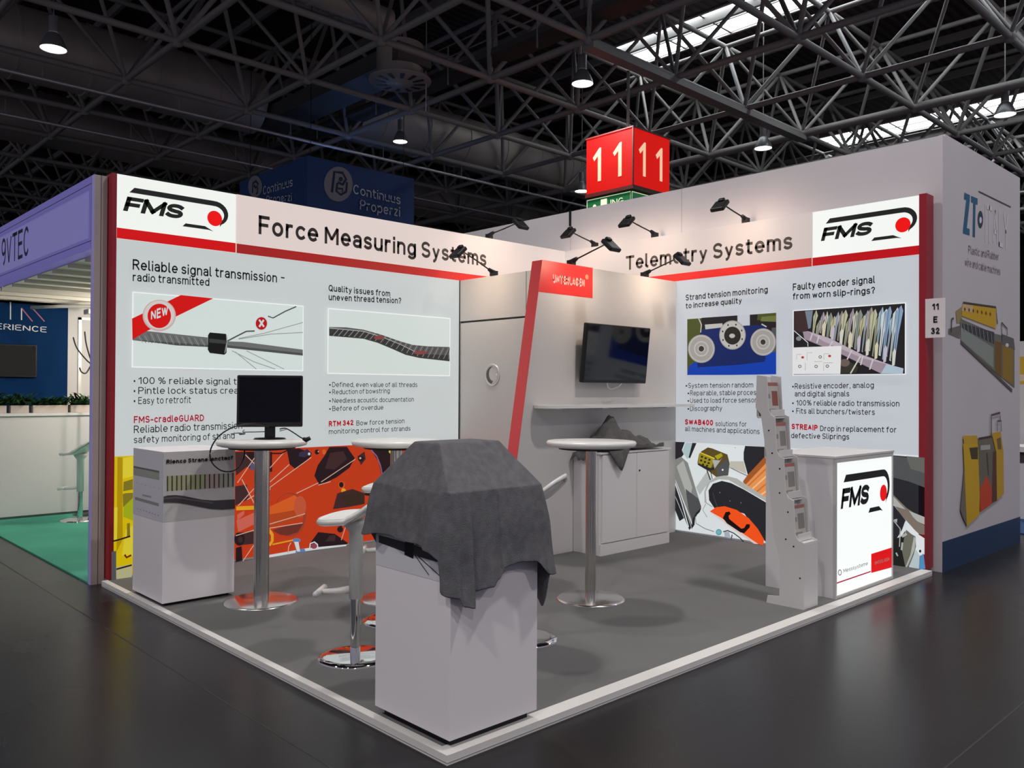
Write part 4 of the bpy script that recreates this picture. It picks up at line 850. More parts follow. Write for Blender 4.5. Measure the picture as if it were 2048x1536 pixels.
# keep the sheet outside the counter
for q in vs:
    if q.z < 0.985:
        if a0-0.004 < q.x < a1+0.004 and b0-0.004 < q.y < b1+0.004:
            d = [(abs(q.x-a0), 0, a0-0.006), (abs(q.x-a1), 0, a1+0.006), (abs(q.y-b0), 1, b0-0.006), (abs(q.y-b1), 1, b1+0.006)]; d.sort(); q[d[0][1]] = d[0][2]
cl.add(vs, fs, CLOTH, True)
so = cl.build('dust_sheet'); tag(so, 'grey dust sheet draped over the display counter at the front corner', 'sheet')
sm = so.modifiers.new('thick', 'SOLIDIFY'); sm.thickness = 0.003; sm.offset = 1
ss = so.modifiers.new('smooth', 'SUBSURF'); ss.levels = 1; ss.render_levels = 1

# crumpled sheet on the cupboard
cm = MB(); NU_, NV_ = 46, 18; vs = []
def bump_(y, x):
    z = 0.0
    for (py, px_, sy, sx, h) in ((3.62, 1.66, 0.085, 0.10, 0.19), (3.70, 1.64, 0.05, 0.08, 0.10), (3.72, 1.70, 0.07, 0.09, 0.13), (3.86, 1.70, 0.10, 0.10, 0.10), (4.0, 1.72, 0.09, 0.08, 0.05), (3.48, 1.68, 0.08, 0.09, 0.06), (4.12, 1.74, 0.1, 0.06, 0.03)):
        z += h*math.exp(-((y-py)/sy)**2 - ((x-px_)/sx)**2)
    q = Vector((x*13, y*13, 0)); z += 0.060*abs(noise.noise(q)) + 0.085*abs(noise.noise(q*0.55 + Vector((5,1,2)))) + 0.02*abs(noise.noise(q*2.1))
    return z
for i in range(NU_+1):
    y = 3.30 + 0.92*i/NU_; fl_ = math.exp(-((y-3.56)/0.10)**2)      # flap over the front edge
    for j in range(NV_+1):
        t = j/NV_; x = 1.545 + 0.315*min(t/0.72, 1.0)
        z = 0.892 + bump_(y, x)*(1 if t < 0.72 else max(0.1, 1-(t-0.72)*3))
        if t > 0.72:
            k = (t-0.72)/0.28
            tri = max(0.0, 1-abs(y-3.575)/0.15); z -= 0.0 + k*0.19*tri*(1 if y < 3.72 else 0); x += 0.012 + 0.03*math.sin(k*2.2)*tri
            z += 0.004
        if y < 3.36: x = 1.56 + (x-1.56)*0.6; z -= 0.10*(3.36-y)/0.06
        vs.append(Vector((x, y + 0.02*noise.noise(Vector((x*9, y*9, 7))), z)))
fs = [(i*(NV_+1)+j, (i+1)*(NV_+1)+j, (i+1)*(NV_+1)+j+1, i*(NV_+1)+j+1) for i in range(NU_) for j in range(NV_)]
cm.add(vs, fs, mat('dark_crumpled_sheet', (0.13, 0.13, 0.127), rough=0.9, spec=0.15, bump=0.3, bscale=200, var=0.15, vscale=20), True)
o = cm.build('dust_sheet'); tag(o, 'crumpled dark grey sheet lying in a heap on the white cupboard', 'sheet')
md = o.modifiers.new('thick', 'SOLIDIFY'); md.thickness = 0.003; md.offset = 1

# ------------------------------------------------------------------ display pedestal with printed band (left)
pd = thing('display_pedestal', 'white display pedestal with rope prints by the left wall', 'pedestal', (0.83, 0.21, 0))
p0, p1, q0, q1 = 0.500, 1.034, -0.018, 0.468
mb = MB(); mb.bbox((p0, q0, 0.02), (p1, q1, 1.0), BODYG, 0.003); mb.build('body', pd)
mb = MB(); mb.box((p0+0.03, q0+0.03, 0.0), (p1-0.03, q1-0.03, 0.02), BPLAST); mb.build('plinth', pd)
PP = Plane('x', p1); PQ = Plane('y', q0); mb = MB(); cE = (250, 890, 8.533)
PP.rect(mb, q0+0.002, 0.545, q1-0.002, 0.998, ink((200,198,196))); PQ.rect(mb, p0+0.002, 0.545, p1-0.002, 0.998, ink((200,198,206)))
for k in range(15):
    x = 722 + k*(1835-722)/14; yt_ = 528 - (x-722)*0.045; yb2 = 788 - (x-722)*0.07
    if k < 14: PP.pp(mb, [(x, yt_), (x+80, yt_-4), (x+80, yb2-6), (x, yb2)], ink((176,176,140)) if k < 8 else ink((184,168,160)) if k < 11 else ink((164,168,158)), cE)
for k in range(15):
    x = 722 + k*(1835-722)/14; yt_ = 528 - (x-722)*0.045; yb2 = 788 - (x-722)*0.07
    PP.pp(mb, [(x-9, yt_), (x+9, yt_), (x+9, yb2), (x-9, yb2)], ink((58,58,34)) if k not in (9,10) else ink((60,30,34)), cE)
PP.pp(mb, [(650,880),(720,860),(860,852),(1000,868),(1150,900),(1300,930),(1500,945),(1700,935),(1870,925),(1870,1085),(1650,1100),(1450,1090),(1250,1050),(1050,1010),(900,985),(740,980),(650,985)], ink((66,64,68)), cE)
PP.pp(mb, [(655,900),(860,880),(1150,925),(1480,970),(1500,1000),(1150,950),(860,905),(660,925)], ink((96,94,98)), cE)
PQ.pp(mb, [(150,362),(588,450),(590,600),(148,512)], ink((150,154,146)), cE); PQ.line(mb, [(150,370),(588,458)], 0.012, ink((96,98,96)), cE); PQ.line(mb, [(175,908),(580,1020)], 0.020, ink((140,140,138)), cE); PQ.line(mb, [(300,852),(450,888)], 0.012, ink((150,150,158)), cE)
for k in range(8): PQ.pdisc(mb, 222+k*50, 1085+k*16, 6, 8, ink((120,120,130)), cE, 8)
for k in range(6): PQ.pdisc(mb, 215+k*74, 640+k*20, 5, 6, ink((140,140,150)), cE, 8)
mb.build('printed_band', pd)
mb = MB(); ptext(PP, mb, 'Rienco Strane Ienctaof', (250+700/8.533, 890+322/8.533), (250+1835/8.533, 890+250/8.533), 8.5, BLACK, 0.03); mb.build('lettering', pd)

# ------------------------------------------------------------------ light-box counter (right)
lc = thing('reception_counter', 'white counter with glowing logo front at the right corner', 'counter', (3.63, 3.89, 0))
r0, r1, s0, s1, zt = 3.362, 3.868, 3.412, 4.362, 0.957
mb = MB(); mb.bbox((r0, s0, 0.0), (r1, s1, zt), mat('counter_white', (0.78, 0.77, 0.79), rough=0.4), 0.003); mb.build('body', lc)
mb = MB(); mb.box((r0-0.006, s0-0.006, zt), (r1+0.022, s1+0.01, zt+0.014), WHITE); mb.build('counter_top', lc)
mb = MB(); 
for (ya, yb_, za, zb_) in ((s0, s1, zt-0.03, zt), (s0, s1, 0.0, 0.022), (s0, s0+0.016, 0.022, zt-0.03), (s1-0.016, s1, 0.022, zt-0.03)): mb.box((r1, ya, za), (r1+0.02, yb_, zb_), mat('pale_frame', (0.6,0.6,0.58), rough=0.4))
mb.build('frame', lc)
mb = MB(); mb.box((r1, s0+0.016, 0.022), (r1+0.012, s1-0.016, zt-0.03), lit((246,250,248), 0.95)); mb.build('light_panel', lc)
PLc = Plane('x', r1+0.012, pxval=r1+0.016); mb = MB()
a = PLc.pix((1682,1035)); b_ = PLc.pix((1780,985)); c = PLc.pix((1690,978)); zlo, zhi = 0.480, 0.745
a = PLc.pix((1690,1039)); b_ = PLc.pix((1690,950)); fms_logo(PLc, mb, PLc.pix((1682,1000))[0], a[1], PLc.pix((1780,1000))[0]-PLc.pix((1682,1000))[0], b_[1]-a[1], lit((228,8,8), 0.9), BLACK)
PLc.poly(mb, [PLc.pix(p) for p in ((1743,1108),(1784,1095),(1784,1135),(1743,1146))], lit((232,12,16), 0.8))
PLc.line(mb, [(1672,1167),(1742,1143)], 0.009, lit((190,10,60), 0.7)); PLc.line(mb, [(1680,1140),(1737,1128)], 0.0, BLACK)
mb.build('logo_print', lc)
mb = MB(); ptext(PLc, mb, 'UNTERLAGEN', (1750,1130), (1779,1121), 7, PINK, 0.02); mb.build('label_lettering', lc); mb = MB(); ptext(PLc, mb, 'Messsysteme', (1687,1146), (1736,1130), 8, ink((170,172,176))); PLc.pdisc(mb, 1680, 1145, 3.6, 6, ink((120,122,128))); PLc.pdisc(mb, 1680, 1145, 2.4, 4.4, lit((246,250,248), 0.95)); mb.build('small_lettering', lc)

# ------------------------------------------------------------------ brochure rack
br = thing('brochure_rack', 'tall stepped white leaflet rack beside the glowing counter', 'rack', (3.74, 3.09, 0))
RKW = mat('white_cardboard', (0.72, 0.71, 0.70), rough=0.55)
y0, y1 = 2.995, 3.185
tops = [0.43, 0.70, 0.97, 1.24, 1.512]; xf = [3.872, 3.800, 3.730, 3.665, 3.605]; xb_ = [3.60, 3.60, 3.585, 3.565, 3.53]
outl = [(xf[0], 0.0), (xf[0], tops[0])]
for k in range(1, 5): outl += [(xf[k]+0.03, tops[k-1]+0.015), (xf[k]+0.012, tops[k-1]+0.05), (xf[k], tops[k])]
outl += [(xb_[4], tops[4]+0.01), (xb_[4]-0.01, 1.30), (3.56, 1.26), (3.60, 1.0), (3.63, 0.72), (3.66, 0.45), (3.70, 0.30), (3.70, 0.06), (3.615, 0.05), (3.605, 0.0)]
for yy in (y0, y1-0.006):
    mb = MB(); mb.prism([(x, yy, z) for x, z in outl], (0, 0.006, 0), RKW); mb.build('side_panel', br)
mb = MB(); mb.box((xf[0]-0.006, y0+0.0062, 0.001), (xf[0]+0.001, y1-0.0062, tops[0]-0.013), RKW); mb.box((3.70, y0+0.0062, tops[0]-0.012), (xf[0]-0.001, y1-0.0062, tops[0]-0.001), RKW); mb.build('front_panel', br)
mb = MB(); mb.box((3.705, y0+0.006, 0.05), (3.711, y1-0.006, 0.43), RKW); mb.box((3.612, y0+0.0062, 0.001), (xf[0]-0.008, y1-0.0062, 0.02), RKW)
mb.build('back_and_foot', br)
for k in range(1, 5):
    zb0 = tops[k-1]
    mb = MB(); mb.box((xf[k]-0.075, y0+0.006, zb0-0.01), (xf[k]+0.03, y1-0.006, zb0+0.003), RKW); mb.box((xf[k]+0.024, y0+0.006, zb0), (xf[k]+0.030, y1-0.006, zb0+0.05), RKW)
    mb.box((xf[k]-0.08, y0+0.006, zb0), (xf[k]-0.074, y1-0.006, tops[k]), RKW); mb.build('pocket', br)
mb = MB()
for x, z in ((3.80, 0.40), (3.845, 0.20), (3.745, 0.44), (3.76, 0.62), (3.70, 0.74), (3.70, 0.9), (3.645, 1.0), (3.62, 1.15)): mb.cyl((x, y0-0.001, z), (x, y0+0.001, z), 0.006, BPLAST, 10)
mb.build('hole_discs', br)  # dark discs drawn in place of the holes in the side panel
BRL = ['leaflet in the lowest pocket of the stepped rack', 'leaflet in the second pocket from below of the rack', 'leaflet in the third pocket from below of the rack', 'leaflet with reddish picture in the top pocket of the rack']
for k in range(1, 5):
    mb = MB(); xm = xf[k]-0.005; zz = tops[k-1]+0.005
    mxb = Matrix.Translation((xm, (y0+y1)/2, zz)) @ Matrix.Rotation(math.radians(-5), 4, 'Y')
    mb.box((-0.006, -0.078, 0), (0.006, 0.078, 0.228), ink((196,192,186)), mxb)
    bo = mb.build('brochure', None); tag(bo, BRL[k-1], 'brochure', 'leaflets in the stepped rack')
    mb = MB(); g = ink((150,150,148)); mb.box((0.006, -0.01 if k > 2 else -0.02, 0.07), (0.0066, 0.066, 0.17), ink((150,92,82)) if k == 4 else ink((140,138,134)), mxb); mb.box((0.006, -0.06, 0.12), (0.0066, -0.03, 0.15), g, mxb); mb.box((0.006, -0.06, 0.03), (0.0066, 0.03, 0.05), g, mxb); mb.box((0.006, -0.078, 0.205), (0.0066, 0.078, 0.228), ink((170,110,104)), mxb)
    mb.build('cover_print', bo)

# ------------------------------------------------------------------ monitor with cables on the left bar table
mo = thing('computer_monitor', 'black computer monitor standing on the left bar table', 'monitor', (1.27, 0.60, 1.07), math.atan2(CAM.y-0.6-0.3, CAM.x-1.27))
# faces local +x
Rm = Matrix.Rotation(math.radians(-6), 4, 'Y')
mb = MB(); mb.bbox((-0.03, -0.215, 0.085), (0.014, 0.215, 0.435), BPLAST, 0.008, Rm); loc_build(mb, 'case', mo)
mb = MB(); mb.box((0.014, -0.200, 0.115), (0.0155, 0.200, 0.42), MSCREEN, Rm); loc_build(mb, 'screen', mo)
mb = MB(); mb.bbox((-0.05, -0.035, 0.008), (-0.02, 0.035, 0.16), BPLAST, 0.006); loc_build(mb, 'stand', mo)
mb = MB(); mb.lathe([(0, 0.014), (0.085, 0.010), (0.095, 0.0)], BPLAST, c=(-0.02, 0, 0), n=28, sx=0.75, sy=1.15); loc_build(mb, 'foot', mo)
def smooth(pts, k=6):
    P = [Vector(p) for p in pts]; out = []
    for i in range(len(P)-1):
        p0_, p1_, p2_, p3_ = P[max(i-1,0)], P[i], P[i+1], P[min(i+2, len(P)-1)]
        for s_ in range(k):
            t = s_/k; out.append(0.5*((2*p1_) + (p2_-p0_)*t + (2*p0_-5*p1_+4*p2_-p3_)*t*t + (-p0_+3*p1_-3*p2_+p3_)*t**3))
    out.append(P[-1]); return out
zd = (Vector((1.322, 0.52, 1)) - CAM).dot(FV)
cb = MB(); cb.tube(smooth([deep(538,854,zd-0.02), deep(505,848,zd-0.12), deep(470,853,zd-0.2), deep(438,872,zd-0.26), deep(421,900,zd-0.28), deep(424,925,zd-0.28), deep(445,942,zd-0.28), deep(470,940,zd-0.27), deep(485,922,zd-0.24), deep(489,903,zd-0.15), deep(486,888,zd-0.05)]), 0.0045, BPLAST); tag(cb.build('power_cable'), 'black cable looping in a circle off the left edge of the monitor table', 'cable')
zt = 1.0735
def tb(u, v): 
    q = on(u, v, 'z', zt); return q
cb = MB(); cb.tube(smooth([tb(512,846)+Vector((0,0,0.0)), tb(486,862), tb(500,864), tb(534,863)]), 0.0035, BPLAST)
cb.tube(smooth([tb(560,862), tb(575,858)]), 0.0035, BPLAST); tag(cb.build('signal_cable'), 'thin black cable lying across the monitor table top', 'cable')
cb = MB(); e0 = Vector((1.50, 0.62, 1.08)); cb.tube(smooth([deep(560,858,zd-0.03), deep(572,857,zd-0.1), deep(588,866,zd-0.16), deep(600,874,zd-0.2), deep(608,878,zd-0.21)]), 0.004, BPLAST)
plug = tag(cb.build('extension_lead'), 'short black cord with plug hanging over the right edge of the monitor table', 'cable')
mb = MB(); mb.tube([deep(606,877,zd-0.21), deep(612,880,zd-0.21), deep(620,876,zd-0.21)], [0.010, 0.016, 0.013], BPLAST, 10); mb.build('plug', plug)
cb = MB(); q = Vector((0,0,0)); pp_ = [tb(462,868), tb(475,866), tb(490,867)]; cb.tube(smooth(pp_), 0.004, mat('grey_plug', (0.10,0.10,0.10), rough=0.4)); cb.tube([tb(480,868), tb(489,867)], 0.008, MATS['grey_plug'], 8); tag(cb.build('adapter_plug'), 'small grey adapter plug lying at the left of the monitor table', 'plug')

# ------------------------------------------------------------------ left neighbour booth
PURPLIT = mat('painted_purple_light', (0.46, 0.42, 0.86), rough=0.5)  # purple light on the post front put into its colour
PURPLIT_P = lit((158, 152, 226), 0.34); PURPLIT_R = lit((140, 132, 220), 0.30)  # purple light falling on the header painted as its own glow
GRE = mat('beige_grey_profile', (0.46, 0.40, 0.38), rough=0.5)
hd = thing('booth_header', 'header beam of the left neighbouring booth, purple light painted on, with dark lettering', 'header', (-2.6, -0.08, 2.46))
PN = Plane('y', -0.112)
mb = MB(); mb.box((-6.0, -0.095, 2.50), (-0.19, -0.03, 2.94), PURPLIT_P); mb.build('panel', hd)
mb = MB(); mb.box((-6.0, -0.112, 2.90), (-0.135, -0.02, 2.985), PURPLIT_R); mb.box((-6.0, -0.112, 2.44), (-0.135, -0.02, 2.53), PURPLIT_R); mb.box((-0.20, -0.112, 2.53), (-0.135, -0.02, 2.90), PURPLIT_R); mb.build('frame_rails', hd)
mb = MB(); mb.box((-6.0, -0.1135, 2.925), (-0.14, -0.112, 2.930), ink((70,64,110))); mb.box((-6.0, -0.1135, 2.50), (-0.14, -0.112, 2.505), ink((70,64,110))); mb.build('grooves', hd)
PN2 = Plane('y', -0.095, pxval=-0.095); mb = MB(); a = PN2.pix((3,545)); b_ = PN2.pix((57,500))
text(PN2, mb, '9VTEC', a[0], 2.60, b_[0]-a[0], 0.27, ink((26,20,60)), bold=0.0); mb.build('lettering', hd)
po = thing('booth_post', 'beige corner post of the left neighbouring booth, purple light painted on its front', 'post', (-0.1, -0.06, FZ))
mb = MB(); mb.box((-0.134, -0.108, FZ), (-0.085, -0.018, 2.985), GRE); mb.build('profile', po)
mb = MB(); mb.box((-0.136, -0.112, FZ), (-0.083, -0.108, 2.985), PURPLIT); mb.box((-0.142, -0.112, FZ), (-0.134, -0.018, 2.985), PURPLIT); mb.build('purple_light_face', po)
mb = MB(); mb.box((-0.0852, -0.064, FZ), (-0.084, -0.060, 2.985), ink((70,60,58))); mb.build('groove', po)
GCAR = mat('green_carpet', (0.07, 0.32, 0.23), rough=0.9, spec=0.1, var=0.12, vscale=1.2, bump=0.2, bscale=300)
mb = MB(); mb.box((-7, -0.11, FZ), (-0.145, 3.2, FZ+0.012), GCAR); tag(mb.build('carpet'), 'green carpet on the floor of the left neighbouring booth', 'carpet')
NBW = mat('navy_blue_wall', (0.002, 0.030, 0.115), rough=0.7, spec=0.08)
mb = MB(); mb.box((-4.66, -3.0, FZ), (-4.6, 0.975, 2.43), NBW); bw = tag(mb.build('partition_wall'), 'navy blue back wall with white lettering in the left booth', 'partition')
PB = Plane('x', -4.6); mb = MB(); WI = ink((232,234,240))
ptext(PB, mb, 'EXPERIENCE', (-62,654), (93,665), 12, WI); 
for q, c_ in (([(21,604),(21,639)], WI), ([(43,616),(43,640)], WI), ([(43,616),(65,643)], ink((190,110,140))), ([(62,613),(89,643)], ink((190,110,140)))): PB.line(mb, q, 0.012, c_)
mb.build('lettering', bw)
mb = MB(); mb.bbox((-4.6, -0.45, 1.535), (-4.55, 0.63, 1.918), BPLAST, 0.006); t = tag(mb.build('television'), 'black television on the navy wall of the left booth', 'television')
mb = MB(); mb.box((-4.55, -0.435, 1.55), (-4.5485, 0.615, 1.905), SCREEN); mb.build('screen', t)
WW = mat('white_booth_wall', (0.66, 0.65, 0.66), rough=0.5)
mb = MB(); mb.box((-4.66, 0.975, FZ), (-4.60, 3.2, 2.43), WW); w2 = tag(mb.build('partition_wall'), 'white back wall with a door frame right of the navy wall', 'partition')
mb = MB(); mb.box((-4.60, 1.09, FZ), (-4.585, 1.125, 2.28), ALU); mb.box((-4.60, 1.09, 2.25), (-4.585, 2.2, 2.28), ALU); mb.build('door_frame', w2)
cn = thing('service_counter', 'long white counter in front of the navy wall', 'counter', (-4.1, 1, FZ))
mb = MB(); mb.box((-4.25, -2.5, FZ), (-3.92, 3.0, 1.10), WW); mb.build('front', cn)
mb = MB(); mb.box((-4.27, -2.5, 1.10), (-3.90, 3.0, 1.13), WHITE); mb.build('top', cn)
mb = MB(); mb.box((-3.93, -2.5, FZ), (-3.915, 3.0, 0.0), ink((60,80,78))); mb.build('kick_strip', cn)
# slatted roof of that booth
sl = thing('slatted_ceiling', 'white slatted ceiling over the left neighbouring booth', 'ceiling panel', (-3, 1.5, 2.46))
CREAM = mat('warm_white_slat', (0.70, 0.66, 0.60), rough=0.5)
x = -5.0
while x < -0.5:
    mb = MB(); mb.box((x, -0.02, 2.43), (x+0.34, 3.2, 2.46), CREAM); mb.build('slat', sl); mb = MB(); mb.box((x+0.36, -0.02, 2.40), (x+0.40, 3.2, 2.46), CREAM); mb.build('rail', sl); x += 0.45
mb = MB(); mb.box((-5.0, -0.02, 2.462), (-0.3, 3.2, 2.475), mat('slat_backing', (0.2,0.19,0.18), rough=0.7)); mb.build('backing', sl)
st = thing('added_strip_light', 'added strip light, hidden from view, brightening the slatted ceiling of the left booth', 'light', (-2.9, 1.75, 2.18))  # added lamp out of view, brightens the slats from below
mb = MB(); mb.box((-0.04, -0.6, 0.0), (0.04, 0.6, 0.03), WHITE); loc_build(mb, 'case', st)
mb = MB(); mb.cyl((0, -0.58, -0.018), (0, 0.58, -0.018), 0.015, GLOW, 10); loc_build(mb, 'tube', st)
mb = MB(); mb.cyl((0, -0.5, 0.03), (0, -0.5, 0.22), 0.004, STEEL, 6); mb.cyl((0, 0.5, 0.03), (0, 0.5, 0.22), 0.004, STEEL, 6); loc_build(mb, 'hanger', st)
for yy in (-0.4, 0.4):
    l = bpy.data.lights.new('added_strip_fill', 'POINT'); l.energy = 48; l.shadow_soft_size = 0.08; l.color = (1.0, 0.90, 0.76)
    lo = bpy.data.objects.new('added_strip_fill', l); C.objects.link(lo); lo.parent = st; lo.location = (0.06, yy, -0.12)
sp = thing('projector_arm', 'small white fitting under the slatted ceiling by the post', 'bracket', (-4.0, 0.85, 2.335))
mb = MB(); mb.tube([(-0.3, -0.35, 0.0), (-0.1, -0.1, 0.02), (0.1, 0.2, 0.03), (0.3, 0.5, 0.03)], 0.02, WHITE); loc_build(mb, 'arm', sp)
mb = MB(); mb.bbox((-0.1, 0.15, -0.06), (0.08, 0.33, 0.0), WHITE, 0.01); loc_build(mb, 'head', sp)
# planters
LEAF = [mat('leaf_green_%s' % n_, c_, rough=0.55, spec=0.3) for n_, c_ in (('dark', (0.02,0.085,0.026)), ('mid', (0.05,0.16,0.05)), ('deep', (0.014,0.055,0.022)))]
POT = mat('cream_planter', (0.56, 0.50, 0.46), rough=0.6)
for k, (ya, yb_, lab) in enumerate(((0.02, 0.20, 'leftmost cream planter with arching palm leaves'), (0.24, 0.42, 'cream planter with arching palm, second from left'), (0.46, 0.82, 'long low cream planter with dense leaves'), (0.85, 1.10, 'cream planter nearest the post with upright leaves'))):
    t = thing('potted_plant', lab + ' on the white counter', 'plant', (-4.08, (ya+yb_)/2, 1.13), 0, 'planters on the service counter')
    hw = (yb_-ya)/2
    mb = MB(); mb.bbox((-0.07, -hw, 0), (0.07, hw, 0.085), POT, 0.004); loc_build(mb, 'planter', t)
    mb = MB(); mb.box((-0.06, -hw+0.01, 0.08), (0.06, hw-0.01, 0.088), ink((50,34,24))); loc_build(mb, 'soil', t)
    mb = MB(); rr = random.Random(k)
    for q in range(190 if k == 2 else 120):
        y = rr.uniform(-hw, hw); x = rr.uniform(-0.05, 0.05); a = rr.uniform(0, 2*PI); L_ = rr.uniform(0.14, 0.30 if k != 2 else 0.22); up_ = rr.uniform(0.35, 1.2)
        d = Vector((math.cos(a), math.sin(a), 0)); sd = Vector((-math.sin(a), math.cos(a), 0)); w_ = rr.uniform(0.007, 0.015)
        P_ = [Vector((x, y, 0.085)) + d*L_*t_*0.8 + Vector((0, 0, L_*up_*(t_ - 0.55*t_*t_))) for t_ in (0, 0.35, 0.7, 1.0)]
        W_ = [w_*0.5, w_, w_*0.9, 0.001]
        vs = []
        for p_, w__ in zip(P_, W_): vs += [p_+sd*w__, p_-sd*w__]
        mb.add(vs, [(2*i, 2*i+1, 2*i+3, 2*i+2) for i in range(3)], LEAF[rr.randrange(3)], True)
    loc_build(mb, 'leaves', t)
# coat stand
cs = thing('coat_stand', 'thin dark coat stand with curved hooks half hidden by the post', 'coat stand', (-3.74, 0.985, FZ))
mb = MB(); mb.cyl((0,0,0.0), (0,0,1.72), 0.014, BPLAST, 10); loc_build(mb, 'pole', cs)
for k, (dy, dz, z) in enumerate(((-0.20, 0.30, 1.72), (0.10, 0.32, 1.74), (-0.08, 0.33, 1.76))):
    mb = MB(); mb.tube(smooth([(0,0,z), (0.02, dy*0.35, z+0.06), (0.02, dy*0.8, z+dz*0.6), (0.02, dy, z+dz)]), [0.008]*18 + [0.006], BPLAST); loc_build(mb, 'hook', cs)
mb = MB(); mb.tube(smooth([(0,0,1.72), (0.02,-0.06,1.62), (0.02,-0.11,1.63), (0.02,-0.13,1.68)]), 0.008, BPLAST); loc_build(mb, 'hook', cs)
mb = MB(); mb.lathe([(0, 0.03), (0.16, 0.02), (0.18, 0.012)], BPLAST, n=28); loc_build(mb, 'base', cs)
t = make_stool('white bar stool on the green carpet of the left booth', -3.33, 0.76, FL, 'bar stool of the left booth'); t.location.z = FZ+0.013

# ------------------------------------------------------------------ right neighbour booth
nb = thing('exhibit_wall', 'tall white corner walls of the right neighbouring booth with machine prints', 'wall', (1, 5.1, FZ))
HN = 3.49
mb = MB(); mb.box((-4.0, 5.045, FZ), (4.0, 5.10, HN), NWALL); mb.build('front_wall', nb)
mb = MB(); mb.box((3.95, 5.10, FZ), (4.0, 7.08, HN+0.02), NWALL); mb.build('side_wall', nb)
mb = MB(); mb.box((4.0, 5.045, FZ), (4.004, 7.08, 0.21), mat('dark_blue_skirting', (0.006, 0.035, 0.10), rough=0.5)); mb.build('blue_skirting', nb)
mb = MB(); LN = ink((130,122,130))
for x in (-0.06, 1.478): mb.box((x-0.002, 5.0445, 2.5), (x+0.002, 5.0455, HN), LN)
mb.box((-0.075, 5.03, 3.32), (-0.05, 5.044, HN+0.01), BPLAST); mb.build('panel_joints', nb)
PZ = Plane('x', 4.0, step=0.0002); mb = MB(); cF = (1840, 260, 3.34); TE = ink((20,92,130)); NVY = ink((22,50,80)); WHI = ink((226,222,228))
PZ.pp(mb, [(295,418),(333,435),(331,480),(312,655),(331,662),(330,705),(285,690),(288,650),(308,468),(293,462)], TE, cF)
PZ.pp(mb, [(340,440),(384,458),(383,500),(370,495),(366,718),(350,712),(354,488),(340,482)], TE, cF)
PZ.pdisc(mb, 402, 598, 18, 58, NVY, cF); PZ.pdisc(mb, 403, 602, 8, 22, WHI, cF)
a = PZ.pix((1840+434/3.34, 260+745/3.34)); b_ = PZ.pix((1840+588/3.34, 260+800/3.34)); c = PZ.pix((1840+436/3.34, 260+492/3.34))
text(PZ, mb, 'ITALY', a[0], a[1], b_[0]-a[0], (c[1]-a[1]), WHI, slope=(b_[1]-a[1])/(b_[0]-a[0]))
PZ.line(mb, [(390,410),(605,515)], 0.012, ink((60,56,64)), cF)
LGI = ink((160,148,152))
a = PZ.pix((1840+322/3.34, 260+825/3.34)); b_ = PZ.pix((1840+525/3.34, 260+872/3.34)); text(PZ, mb, 'Plastic and Rubber', a[0], a[1], b_[0]-a[0], 0.07, LGI, slope=(b_[1]-a[1])/(b_[0]-a[0]))
a = PZ.pix((1840+298/3.34, 260+905/3.34)); b_ = PZ.pix((1840+535/3.34, 260+970/3.34)); text(PZ, mb, 'wire and cable machines', a[0], a[1], b_[0]-a[0], 0.07, LGI, slope=(b_[1]-a[1])/(b_[0]-a[0]))
mb.build('lettering', nb)
mb = MB(); cG = (1880, 560, 3.07)
def pz(pts, c_): PZ.pp(mb, pts, ink(c_), cG)
pz([(50,300),(120,280),(120,360),(50,330)], (110,104,100)); pz([(95,190),(130,165),(135,260),(100,265)], (160,140,90)); pz([(120,235),(335,330),(440,355),(455,430),(455,660),(440,650),(330,560),(125,375)], (110,112,104)); pz([(135,265),(330,320),(330,395),(135,300)], (56,60,66)); pz([(125,290),(325,415),(325,540),(125,370)], (142,152,146))
pz([(335,375),(375,385),(375,600),(335,560)], (120,84,24)); pz([(382,395),(445,415),(445,640),(382,600)], (150,116,30)); pz([(375,330),(450,360),(458,430),(375,395)], (96,96,96))
pz([(138,140),(340,170),(340,300),(130,220)], (212,168,10)); pz([(138,140),(200,150),(198,200),(130,190)], (214,182,130)); PZ.line(mb, [(138,140),(340,168),(350,270)], 0.02, ink((70,56,40)), cG)
PZ.line(mb, [(125,380),(330,575),(440,680)], 0.03, ink((84,82,80)), cG); PZ.line(mb, [(375,260),(410,300),(410,340)], 0.014, ink((70,66,64)), cG); PZ.line(mb, [(375,260),(378,380)], 0.014, ink((70,66,64)), cG); PZ.pdisc(mb, 408, 400, 10, 12, WHI, cG); PZ.line(mb, [(65,320),(68,240),(80,235)], 0.02, ink((70,66,64)), cG)
for k in range(8): PZ.line(mb, [(140+k*24, 262+k*9), (146+k*24, 315+k*10)], 0.012, ink((150,156,158)), cG)
for k in range(7): PZ.line(mb, [(145+k*26, 170+k*5), (150+k*26, 186+k*5)], 0.02, ink((110,40,20)), cG)
mb.build('cable_line_print', nb)
mb = MB()
pz([(118,1410),(160,980),(158,1510),(130,1450)], (120,112,100)); pz([(135,955),(220,955),(225,1010),(140,1010)], (206,164,20)); pz([(135,1005),(165,1005),(240,1005),(240,1100),(235,1440),(158,1512)], (214,170,10)); pz([(172,1030),(225,1025),(225,1100),(185,1100)], (70,56,20)); pz([(225,975),(310,960),(330,1040),(340,1355),(240,1420)], (110,104,90)); pz([(238,1280),(280,1200),(315,1290),(310,1375),(238,1425)], (206,66,14)); pz([(310,940),(365,930),(382,1050),(385,1310),(340,1355),(335,1050)], (204,160,14)); pz([(318,1050),(338,1050),(342,1355),(310,1365)], (90,50,30)); pz([(340,975),(365,965),(370,1040),(348,1040)], (120,92,30))
